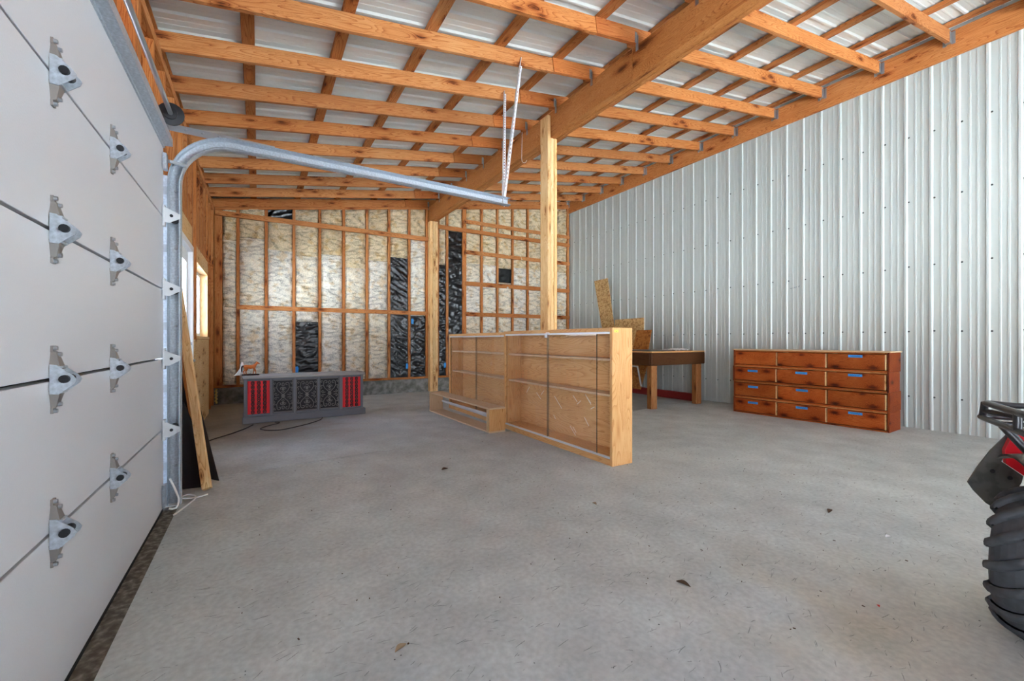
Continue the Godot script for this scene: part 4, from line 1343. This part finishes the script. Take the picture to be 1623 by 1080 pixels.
func scroll_panel(parent: Node, hw: float, hh: float) -> void:
	var m := MB.new()
	var lines := []
	var sx := hw / 0.119
	# one quarter, mirrored four ways: crossing stem with a corner volute, side curls and a heart
	lines.append([Vector2(0.0, 0.0), Vector2(0.02, 0.035), Vector2(0.055, 0.07), Vector2(0.075, 0.11), Vector2(0.07, 0.145)] + arc(Vector2(0.045, 0.155), 0.026, 0.006, 0.2, 5.6, 14))
	lines.append(arc(Vector2(0.092, 0.168), 0.016, 0.004, -1.6, 3.6, 10))
	lines.append([Vector2(0.05, 0.02), Vector2(0.075, 0.012)] + arc(Vector2(0.082, 0.03), 0.018, 0.004, -1.4, 3.6, 10))
	lines.append([Vector2(0.1, 0.06), Vector2(0.094, 0.085)] + arc(Vector2(0.092, 0.105), 0.014, 0.004, -1.0, 3.4, 8))
	lines.append(arc(Vector2(0.014, 0.098), 0.018, 0.014, -0.6, 3.2, 10) + [Vector2(0.0, 0.075)])
	lines.append([Vector2(0.0, 0.13), Vector2(0.014, 0.14), Vector2(0.01, 0.165), Vector2(0.0, 0.175)])
	lines.append([Vector2(0.02, 0.06), Vector2(0.008, 0.055), Vector2(0.0, 0.045)])
	for q in lines:
		for fx in [-1.0, 1.0]:
			for fy in [-1.0, 1.0]:
				var pts := []
				for p in q:
					pts.append(Vector3(p.x * fx * sx, p.y * fy, 0.005))
				tube(m, pts, 0.0048, 5)
	for fy in [-1.0, 1.0]:
		extrude(m, PackedVector2Array([Vector2(0, 0.062 * fy), Vector2(0.02, 0.09 * fy), Vector2(0.012, 0.105 * fy), Vector2(0, 0.098 * fy), Vector2(-0.012, 0.105 * fy), Vector2(-0.02, 0.09 * fy)]), 0.007, Transform3D(Basis.IDENTITY, Vector3(0, 0, 0.001)))
	extrude(m, PackedVector2Array([Vector2(0.026, 0), Vector2(0, 0.034), Vector2(-0.026, 0), Vector2(0, -0.034)]), 0.008, Transform3D(Basis.IDENTITY, Vector3(0, 0, 0.001)))
	# thin frame
	for s in [-1.0, 1.0]:
		box_at(m, Vector3(s * (hw - 0.006), 0, 0.004), Vector3(0.008, hh * 2 - 0.008, 0.008), 0.002)
		box_at(m, Vector3(0, s * (hh - 0.006), 0.004), Vector3(hw * 2 - 0.022, 0.008, 0.008), 0.002)
	node("carved_fretwork", m, "fretwork", parent)

# smooth union of tapered capsules meshed with surface nets; bones are [a, ra, b, rb]
func blob(m: MB, bones: Array, cell: float, k: float) -> void:
	var lo := Vector3.INF
	var hi := -Vector3.INF
	for b in bones:
		for q in [[b[0], b[1]], [b[2], b[3]]]:
			lo = lo.min(q[0] - Vector3.ONE * (q[1] + cell * 3))
			hi = hi.max(q[0] + Vector3.ONE * (q[1] + cell * 3))
	var N := Vector3i(((hi - lo) / cell).ceil()) + Vector3i.ONE
	var F := PackedFloat32Array()
	F.resize(N.x * N.y * N.z)
	for z in N.z:
		for y in N.y:
			for x in N.x:
				F[(z * N.y + y) * N.x + x] = sdf(lo + Vector3(x, y, z) * cell, bones, k)
	var idx := {}
	var s0 := m.v.size()
	for z in N.z - 1:
		for y in N.y - 1:
			for x in N.x - 1:
				var sum := Vector3.ZERO
				var cnt := 0
				var val := []
				for c in 8:
					val.append(F[((z + (c >> 2)) * N.y + y + ((c >> 1) & 1)) * N.x + x + (c & 1)])
				for e in [[0, 1], [2, 3], [4, 5], [6, 7], [0, 2], [1, 3], [4, 6], [5, 7], [0, 4], [1, 5], [2, 6], [3, 7]]:
					var fa: float = val[e[0]]
					var fb: float = val[e[1]]
					if (fa < 0) != (fb < 0):
						var t := fa / (fa - fb)
						var pa := Vector3(e[0] & 1, (e[0] >> 1) & 1, e[0] >> 2)
						var pb := Vector3(e[1] & 1, (e[1] >> 1) & 1, e[1] >> 2)
						sum += pa.lerp(pb, t)
						cnt += 1
				if cnt:
					var p := lo + (Vector3(x, y, z) + sum / cnt) * cell
					var h := cell * 0.5
					var g := Vector3(sdf(p + Vector3(h, 0, 0), bones, k) - sdf(p - Vector3(h, 0, 0), bones, k), sdf(p + Vector3(0, h, 0), bones, k) - sdf(p - Vector3(0, h, 0), bones, k), sdf(p + Vector3(0, 0, h), bones, k) - sdf(p - Vector3(0, 0, h), bones, k)).normalized()
					idx[Vector3i(x, y, z)] = m.vert(p, g, Vector2(p.x, p.y) * 4)
	for z in range(1, N.z - 1):
		for y in range(1, N.y - 1):
			for x in range(1, N.x - 1):
				var f0 := F[(z * N.y + y) * N.x + x]
				for ax in 3:
					var d := Vector3i.ZERO
					d[ax] = 1
					var f1 := F[((z + d.z) * N.y + y + d.y) * N.x + x + d.x]
					if (f0 < 0) == (f1 < 0): continue
					var u := Vector3i.ZERO
					u[(ax + 1) % 3] = 1
					var w := Vector3i.ZERO
					w[(ax + 2) % 3] = 1
					var o := Vector3i(x, y, z)
					var q := [idx[o], idx[o - u], idx[o - u - w], idx[o - w]]
					var out := Vector3(d) * (1.0 if f0 < 0 else -1.0)
					m.tri_i(q[0], q[1], q[2], out)
					m.tri_i(q[0], q[2], q[3], out)

func sdf(p: Vector3, bones: Array, k: float) -> float:
	var d := 1e9
	for b in bones:
		var ab: Vector3 = b[2] - b[0]
		var t := clampf((p - b[0]).dot(ab) / maxf(ab.length_squared(), 1e-9), 0, 1)
		var e: float = p.distance_to(b[0] + ab * t) - lerpf(b[1], b[3], t)
		var h := clampf(0.5 + 0.5 * (d - e) / k, 0, 1)
		d = lerpf(d, e, h) - k * h * (1 - h)
	return d

# ------------------------------------------------------------------ quad bike
func build_quad_bike() -> void:
	# local +z is the end with the rack and mud flaps, local x the side towards the room
	var q := thing("quad_bike", "muddy quad bike showing its black tube rack, red bodywork and knobbly tyre", "quad bike", Vector3(2.515, 0, 0.059), atan2(0.893, -0.451))
	for w in [[0.40, 0.0, 0.28, 0.14, -0.42], [-0.40, 0.0, 0.28, 0.14, -0.42], [0.42, -1.2, 0.27, 0.1, 0.0], [-0.42, -1.2, 0.27, 0.1, 0.0]]:
		var T := Transform3D(Basis(Vector3.UP, w[4]) * Basis(Vector3(0, 0, 1), Vector3(1, 0, 0), Vector3(0, 1, 0)), Vector3(w[0], w[2], w[1]))
		var r: float = w[2]
		var hw: float = w[3]
		var m := MB.new()
		# carcass rounded across; profile from inner bead over the tread to outer bead
		var rc := func(a: float) -> float: return 0.112 + (r - 0.025 - 0.112) * pow(maxf(cos(a), 0.0), 0.62)
		var prof := []
		for k in 21:
			var a := lerpf(-1.55, 1.55, k / 20.0)
			prof.append(Vector2(rc.call(a), sin(a) * hw * (1.0 if absf(a) < 1.2 else 0.97)))
		lathe(m, prof, T, 44)
		var ty := node("tyre", m, "tyre", q)
		# chevron lugs wrapping from the crown over the shoulder
		for k in 17:
			for s in [-1.0, 1.0]:
				var lg := MB.new()
				var t0: float = TAU * (k + (0.5 if s > 0 else 0.0)) / 17.0
				var rows := []
				for i in 9:
					var a := lerpf(0.04, 1.36, i / 8.0)
					var row := []
					var th := t0 + 0.30 * sin(i / 8.0 * 1.6)
					for j in 7:
						var dt: float = [-0.08, -0.072, -0.056, 0.0, 0.056, 0.072, 0.08][j]
						var up: float = [-0.03, 0.006, 0.014, 0.016, 0.014, 0.006, -0.03][j]
						if i == 0 or i == 8: up = minf(up, -0.03)
						var rr: float = rc.call(a) + up * cos(a * 0.7)
						var yy: float = s * (sin(a) * hw + up * sin(a * 0.7))
						row.append(T * Vector3(cos(th + dt) * rr, yy, sin(th + dt) * rr))
					rows.append(row)
				var mid: Vector3 = rows[4][3]
				grid(lg, rows, mid - T.origin)
				node("tread_lug", lg, "tyre", ty)
		var rim := MB.new()
		lathe(rim, [Vector2(0.0, hw * 0.35), Vector2(0.05, hw * 0.4), Vector2(0.085, hw * 0.3), Vector2(0.105, hw * 0.75), Vector2(0.118, hw * 0.82), Vector2(0.118, hw * 0.7), Vector2(0.108, 0.0), Vector2(0.118, -hw * 0.7), Vector2(0.118, -hw * 0.82), Vector2(0.1, -hw * 0.7), Vector2(0.0, -hw * 0.3)], T, 28)
		node("wheel_rim", rim, "mirror_grey", q)
	var ax := MB.new()
	tube(ax, [Vector3(-0.42, 0.28, 0), Vector3(0.42, 0.28, 0)], 0.028, 12)
	tube(ax, [Vector3(-0.42, 0.27, -1.2), Vector3(0.42, 0.27, -1.2)], 0.025, 12)
	node("axle", ax, "black_iron", q)
	# rear rack: upper and lower rails round the tail, joined by uprights
	var rk := MB.new()
	for s in [-1.0, 1.0]:
		var up := []
		for p in [[0.48, 0.80, -0.30], [0.48, 0.80, 0.28], [0.475, 0.798, 0.325], [0.45, 0.795, 0.355], [0.40, 0.79, 0.37], [0.0, 0.79, 0.38]]:
			up.append(Vector3(p[0] * s, p[1], p[2]))
		tube(rk, smooth_path(up), 0.0125, 10)
		var lw := []
		for p in [[0.48, 0.735, -0.30], [0.48, 0.735, 0.34], [0.474, 0.735, 0.38], [0.44, 0.735, 0.40], [0.0, 0.735, 0.40]]:
			lw.append(Vector3(p[0] * s, p[1], p[2]))
		tube(rk, smooth_path(lw), 0.0115, 10)
		tube(rk, [Vector3(0.479 * s, 0.80, 0.325), Vector3(0.478 * s, 0.735, 0.355)], 0.012, 10)
		tube(rk, [Vector3(0.48 * s, 0.80, 0.03), Vector3(0.48 * s, 0.735, 0.03)], 0.012, 10)
		tube(rk, [Vector3(0.478 * s, 0.733, 0.16), Vector3(0.40 * s, 0.62, 0.15), Vector3(0.32 * s, 0.48, 0.12)], 0.0145, 10)
		tube(rk, [Vector3(0.478 * s, 0.765, 0.33), Vector3(0.37 * s, 0.765, 0.02)], 0.010, 8)
	for z in [-0.25, -0.1, 0.05, 0.2]:
		tube(rk, [Vector3(-0.48, 0.735, z), Vector3(0.48, 0.735, z)], 0.009, 8)
	node("rack", rk, "rack_black", q)
	# mud flap panel at the tail on either side, slightly bowed
	for s in [-1.0, 1.0]:
		var pl := PackedVector2Array()
		for p in [[0.405, 0.67], [0.453, 0.596], [0.492, 0.519], [0.52, 0.452], [0.503, 0.42], [0.466, 0.374], [0.452, 0.365], [0.439, 0.364], [0.417, 0.379], [0.387, 0.424], [0.365, 0.48], [0.361, 0.506], [0.39, 0.53], [0.422, 0.556], [0.402, 0.62], [0.36, 0.67]]:
			pl.append(Vector2(p[0] * s, p[1]))
		var fm := MB.new()
		extrude(fm, pl, 0.012, Transform3D(Basis.IDENTITY, Vector3(0, 0, 0.36)))
		var fl := node("mud_flap", fm, "fender_black", q)
		var hl := MB.new()
		for p in [[0.447, 0.512], [0.397, 0.492]]:
			lathe(hl, [Vector2(0.0, 0.002), Vector2(0.007, 0.003), Vector2(0.009, 0.0)], Transform3D(Basis(Vector3(1, 0, 0), Vector3(0, 0, -1), Vector3(0, 1, 0)), Vector3(p[0] * s, p[1], 0.359)), 10)
		node("rivet", hl, "black_iron", fl)
		var fr := MB.new()
		extrude(fr, PackedVector2Array([Vector2(0.425 * s, 0.61), Vector2(0.422 * s, 0.557), Vector2(0.362 * s, 0.508), Vector2(0.30 * s, 0.50), Vector2(0.28 * s, 0.69), Vector2(0.40 * s, 0.69)]), 0.03, Transform3D(Basis.IDENTITY, Vector3(0, 0, 0.315)))
		node("tail_panel", fr, "fender_red", q)
		# fender arching over the wheel
		var fe := MB.new()
		grid(fe, quad_patch(6, 10, func(u: float, t: float) -> Vector3:
			var a := lerpf(1.15, 2.6, t)
			return Vector3((0.2 + 0.3 * u) * s, 0.28 + 0.40 * sin(a) - 0.03 * u * u, 0.36 * cos(a))), Vector3(0, 1, 0))
		grid(fe, quad_patch(6, 10, func(u: float, t: float) -> Vector3:
			var a := lerpf(1.15, 2.6, t)
			return Vector3((0.2 + 0.3 * u) * s, 0.272 + 0.40 * sin(a) - 0.03 * u * u, 0.352 * cos(a))), Vector3(0, -1, 0))
		node("fender", fe, "fender_black", q)
		var ff := MB.new()
		grid(ff, quad_patch(6, 10, func(u: float, t: float) -> Vector3:
			var a := lerpf(0.4, 2.7, t)
			return Vector3((0.2 + 0.3 * u) * s, 0.27 + 0.42 * sin(a) - 0.03 * u * u, -1.2 + 0.38 * cos(a))), Vector3(0, 1, 0))
		node("far_fender", ff, "fender_red", q)
	bx("engine_block", Vector3(-0.2, 0.25, -0.95), Vector3(0.2, 0.6, -0.2), "black_iron", q, 0.04)
	bx("seat", Vector3(-0.17, 0.66, -1.25), Vector3(0.17, 0.82, -0.62), "seat_vinyl", q, 0.06)
	bx("fuel_tank", Vector3(-0.15, 0.6, -0.6), Vector3(0.15, 0.84, -0.28), "fender_red", q, 0.06)
	var hb := MB.new()
	tube(hb, smooth_path([Vector3(0.38, 1.0, -0.5), Vector3(0.2, 1.02, -0.38), Vector3(0, 0.96, -0.34), Vector3(-0.2, 1.02, -0.38), Vector3(-0.38, 1.0, -0.5)]), 0.013, 10)
	tube(hb, [Vector3(0, 0.96, -0.34), Vector3(0, 0.5, -0.12)], 0.025, 10)
	node("handlebar", hb, "rack_black", q)

# ------------------------------------------------------------------ loose boards and small things
func build_leaning_boards() -> void:
	var p := thing("leaning_plank", "pale long timber plank leaning beside the garage door track", "plank")
	board("plank", Vector3(-0.312, 0.012, -3.675), Vector3(-0.605, 1.55, -4.64), 0.056, 0.036, Vector3(0.9, 0, 0.28), "pine", p, 0.003)
	var q := thing("leaning_plank", "reddish thinner timber plank leaning just behind the pale one", "plank")
	board("plank", Vector3(-0.352, 0.012, -3.93), Vector3(-0.602, 1.15, -4.70), 0.05, 0.024, Vector3(0.9, 0, 0.28), "fir", q, 0.003)
	# bowed black rubber sheet standing on its edge
	var m := MB.new()
	var f := func(s: float, t: float, o: float) -> Vector3:
		# s from the wall to the room edge, t from the floor up
		var bl := Vector3(-0.60, 0.004, -3.80)
		var br := Vector3(-0.338, 0.004, -3.765)
		var tl := Vector3(-0.60, 0.80, -4.30)
		var tr := Vector3(-0.452, 0.44, -4.15)
		var a := bl.lerp(br, s)
		var b := tl.lerp(tr, s)
		return a.lerp(b, t) + Vector3(0.0, 0, -0.02 * sin(PI * t) * sin(PI * s) + o)
	for o in [0.0, -0.008]:
		grid(m, quad_patch(10, 14, func(s: float, t: float) -> Vector3: return f.call(s, t, o)), Vector3(0, 0, 1 if o == 0.0 else -1))
	for e in [0.0, 1.0]:
		for k in 14:
			m.face([f.call(e, k / 14.0, 0.0), f.call(e, (k + 1) / 14.0, 0.0), f.call(e, (k + 1) / 14.0, -0.008), f.call(e, k / 14.0, -0.008)], [Vector2.ZERO, Vector2.ZERO, Vector2.ZERO, Vector2.ZERO], Vector3(e * 2 - 1, 0, 0))
		for k in 10:
			m.face([f.call(k / 10.0, e, 0.0), f.call((k + 1) / 10.0, e, 0.0), f.call((k + 1) / 10.0, e, -0.008), f.call(k / 10.0, e, -0.008)], [Vector2.ZERO, Vector2.ZERO, Vector2.ZERO, Vector2.ZERO], Vector3(0, e * 2 - 1, 0))
	tag(node("rubber_sheet", m, "rubber_sheet"), "bowed glossy black sheet standing on edge beside the garage door track", "sheet")
	# dull grey board behind it
	var g := MB.new()
	var poly := [Vector3(-0.255, 0.003, -3.875), Vector3(-0.42, 0.47, -4.37), Vector3(-0.60, 1.12, -4.83), Vector3(-0.625, 1.05, -4.82), Vector3(-0.615, 0.003, -4.36)]
	for o in [0.0, -0.01]:
		for k in range(1, 4):
			g.face([poly[0] + Vector3(0, 0, o), poly[k] + Vector3(0, 0, o), poly[k + 1] + Vector3(0, 0, o)], [Vector2.ZERO, Vector2.ONE, Vector2.RIGHT], Vector3(0, 0, 1 if o == 0.0 else -1))
	for k in 5:
		var a: Vector3 = poly[k]
		var b: Vector3 = poly[(k + 1) % 5]
		g.face([a, b, b + Vector3(0, 0, -0.01), a + Vector3(0, 0, -0.01)], [Vector2.ZERO, Vector2.ZERO, Vector2.ZERO, Vector2.ZERO], (a + b) * 0.5 - Vector3(-0.5, 0.5, -4.05))
	tag(node("grey_board", g, "grey_board"), "dull dark grey board leaning behind the black sheet and planks", "board")
	var sc := thing("timber_offcut", "short brown timber offcut on the floor at the foot of the track", "wood offcut")
	board("offcut", Vector3(-0.475, 0.012, -3.52), Vector3(-0.60, 0.36, -3.62), 0.07, 0.03, Vector3(0.5, 0, -1), "fir", sc, 0.002)

func build_small_things() -> void:
	# horse figurine on the console
	var h := thing("horse_figurine", "small brown toy horse figurine on a dark base atop the grey console", "figurine", Vector3(-0.09, 0.603, -6.55), 0.0)
	var b := MB.new()
	lathe(b, [Vector2(0.0, 0.0), Vector2(0.1, 0.0), Vector2(0.1, 0.012), Vector2(0.09, 0.016), Vector2(0.0, 0.016)], Transform3D(Basis(Vector3(1, 0, 0), Vector3(0, 1, 0), Vector3(0, 0, 0.45)), Vector3.ZERO), 28)
	node("base", b, "horse_dark", h)
	var m := MB.new()
	var V := func(x: float, y: float, z: float) -> Vector3: return Vector3(x, y, z)
	var bones := [
		[V.call(-0.055, 0.112, 0), 0.026, V.call(0.0, 0.108, 0), 0.024], [V.call(0.0, 0.108, 0), 0.024, V.call(0.035, 0.112, 0), 0.026],
		[V.call(0.04, 0.12, 0), 0.02, V.call(0.072, 0.160, 0), 0.013], [V.call(0.07, 0.162, 0), 0.012, V.call(0.098, 0.150, 0), 0.0065],
		[V.call(0.068, 0.172, 0.006), 0.003, V.call(0.066, 0.182, 0.007), 0.002], [V.call(0.068, 0.172, -0.006), 0.003, V.call(0.066, 0.182, -0.007), 0.002]]
	for s in [-1.0, 1.0]:
		bones.append([V.call(0.038, 0.1, s * 0.012), 0.012, V.call(0.046 + s * 0.008, 0.062, s * 0.012), 0.007])
		bones.append([V.call(0.046 + s * 0.008, 0.062, s * 0.012), 0.007, V.call(0.044 + s * 0.016, 0.018, s * 0.012), 0.005])
		bones.append([V.call(-0.058, 0.105, s * 0.012), 0.016, V.call(-0.05 - s * 0.01, 0.075, s * 0.013), 0.009])
		bones.append([V.call(-0.05 - s * 0.01, 0.075, s * 0.013), 0.009, V.call(-0.066 - s * 0.012, 0.052, s * 0.013), 0.006])
		bones.append([V.call(-0.066 - s * 0.012, 0.052, s * 0.013), 0.006, V.call(-0.06 - s * 0.012, 0.018, s * 0.013), 0.005])
	blob(m, bones, 0.0035, 0.008)
	node("horse", m, "horse_coat", h)
	var t := MB.new()
	tube(t, smooth_path([Vector3(-0.078, 0.122, 0), Vector3(-0.095, 0.11, 0), Vector3(-0.1, 0.07, 0), Vector3(-0.096, 0.04, 0)]), 0.011, 8, false, 0.004)
	tube(t, smooth_path([Vector3(0.064, 0.176, 0), Vector3(0.05, 0.158, 0), Vector3(0.034, 0.136, 0)]), 0.007, 8, false, 0.005)
	node("mane_and_tail", t, "horse_dark", h)
	# draped white sheet beside it
	var c := MB.new()
	for o in [0.0, 0.003]:
		grid(c, quad_patch(10, 8, func(s: float, tt: float) -> Vector3:
			var top := Vector3(-0.185, 0.775, -6.585)
			var foot := Vector3(lerpf(-0.27, -0.17, s), 0.606, lerpf(-6.52, -6.63, s))
			var p := top.lerp(foot, tt) + Vector3(0.012 * (1 - tt) * (s - 0.5) * 2, 0, 0)
			return p + Vector3(0.02 * sin(PI * tt) * (1.0 - s), 0, 0.03 * sin(s * PI) * tt + o + 0.006 * sin(s * 14) * tt)), Vector3(0, 0.2, 1 if o > 0 else -1))
	tag(node("white_sheet", c, "paper"), "draped white sheet standing behind the toy horse on the console corner", "sheet")
	# white string at the foot of the track
	var s := MB.new()
	tube(s, smooth_path([Vector3(-0.44, 0.006, -3.25), Vector3(-0.41, 0.006, -3.34), Vector3(-0.362, 0.006, -3.53), Vector3(-0.40, 0.006, -3.62), Vector3(-0.44, 0.008, -3.6), Vector3(-0.43, 0.01, -3.54), Vector3(-0.36, 0.01, -3.52), Vector3(-0.30, 0.006, -3.57)]), 0.005, 6)
	tag(node("pull_rope", s, "paper"), "white pull rope coiled on the floor by the garage door corner", "rope")
	var s2 := MB.new()
	tube(s2, smooth_path([Vector3(-0.48, 0.19, -3.40), Vector3(-0.45, 0.12, -3.38), Vector3(-0.43, 0.06, -3.36), Vector3(-0.44, 0.02, -3.33), Vector3(-0.47, 0.03, -3.31)]), 0.006, 6)
	tag(node("pull_rope", s2, "paper"), "short white rope hanging from the lowest corner of the garage door", "rope")
	# white wire by the beam
	var w := MB.new()
	tube(w, smooth_path([Vector3(2.98, 3.80, -4.75), Vector3(2.98, 3.70, -4.75), Vector3(2.98, 3.42, -4.75), Vector3(3.03, 3.41, -4.75), Vector3(3.053, 3.45, -4.75)]), 0.003, 6)
	tag(node("white_wire", w, "paper"), "thin white wire looping down beside the beam near the post", "wire")
	# floor litter
	var r := RandomNumberGenerator.new()
	r.seed = 5
	for L in [[1.577, -1.203, 0.05, "leaf", "dry brown leaf curled on the open concrete floor", "dry_leaf", "leaf"], [0.418, -1.447, 0.045, "wood_chip", "ragged wood chip on the floor nearest the camera", "wood_chip", "wood chip"],
			[3.026, -1.255, 0.05, "leaf", "dark curled leaf on the floor left of the quad bike", "dry_leaf", "leaf"], [1.861, -2.089, 0.04, "wood_chip", "light wood chip on the floor before the near glass cabinet", "wood_chip", "wood chip"],
			[2.111, -0.709, 0.02, "red_bit", "tiny red scrap on the floor before the knobbly tyre", "red_scrap", "scrap"], [2.9, -0.93, 0.04, "paper", "small pale scrap on the floor towards the quad bike", "pale_scrap", "scrap"], [1.309, -3.275, 0.06, "leaf", "dark leaf on the floor saw joint by the cabinets", "dry_leaf", "leaf"]]:
		var m2 := MB.new()
		var sz: float = L[2] * 0.75
		for o in [0.0, -0.0015]:
			grid(m2, quad_patch(6, 6, func(u: float, v: float) -> Vector3:
				var wd := sin(PI * clampf(v, 0.03, 0.97)) * 0.45
				return Vector3((u - 0.5) * wd * sz * 1.6, 0.003 + sz * 0.5 * absf(u - 0.5) * sin(v * 3.0) + 0.004 * v + o, (v - 0.5) * sz * 1.6)), Vector3(0, 1 if o == 0.0 else -1, 0))
		var nd := node(L[5], m2, L[3], self, Transform3D(Basis(Vector3.UP, r.randf() * TAU), Vector3(L[0], 0.001, L[1])))
		tag(nd, L[4], L[6])
	var cr := MB.new()
	for k in 130:
		var x := r.randf_range(-0.2, 4.2)
		var z := r.randf_range(-4.0, -0.7)
		var T := Transform3D(Basis(Vector3.UP, r.randf() * TAU) * Basis(Vector3.RIGHT, r.randf_range(-0.3, 0.3)), Vector3(x, 0.003, z))
		box_into(cr, T, Vector3(r.randf_range(0.003, 0.012), 0.002, r.randf_range(0.002, 0.005)))
	var cn := tag(node("floor_crumbs", cr, "leaf"), "dark crumbs and grit scattered over the concrete floor", "debris", "", "stuff")
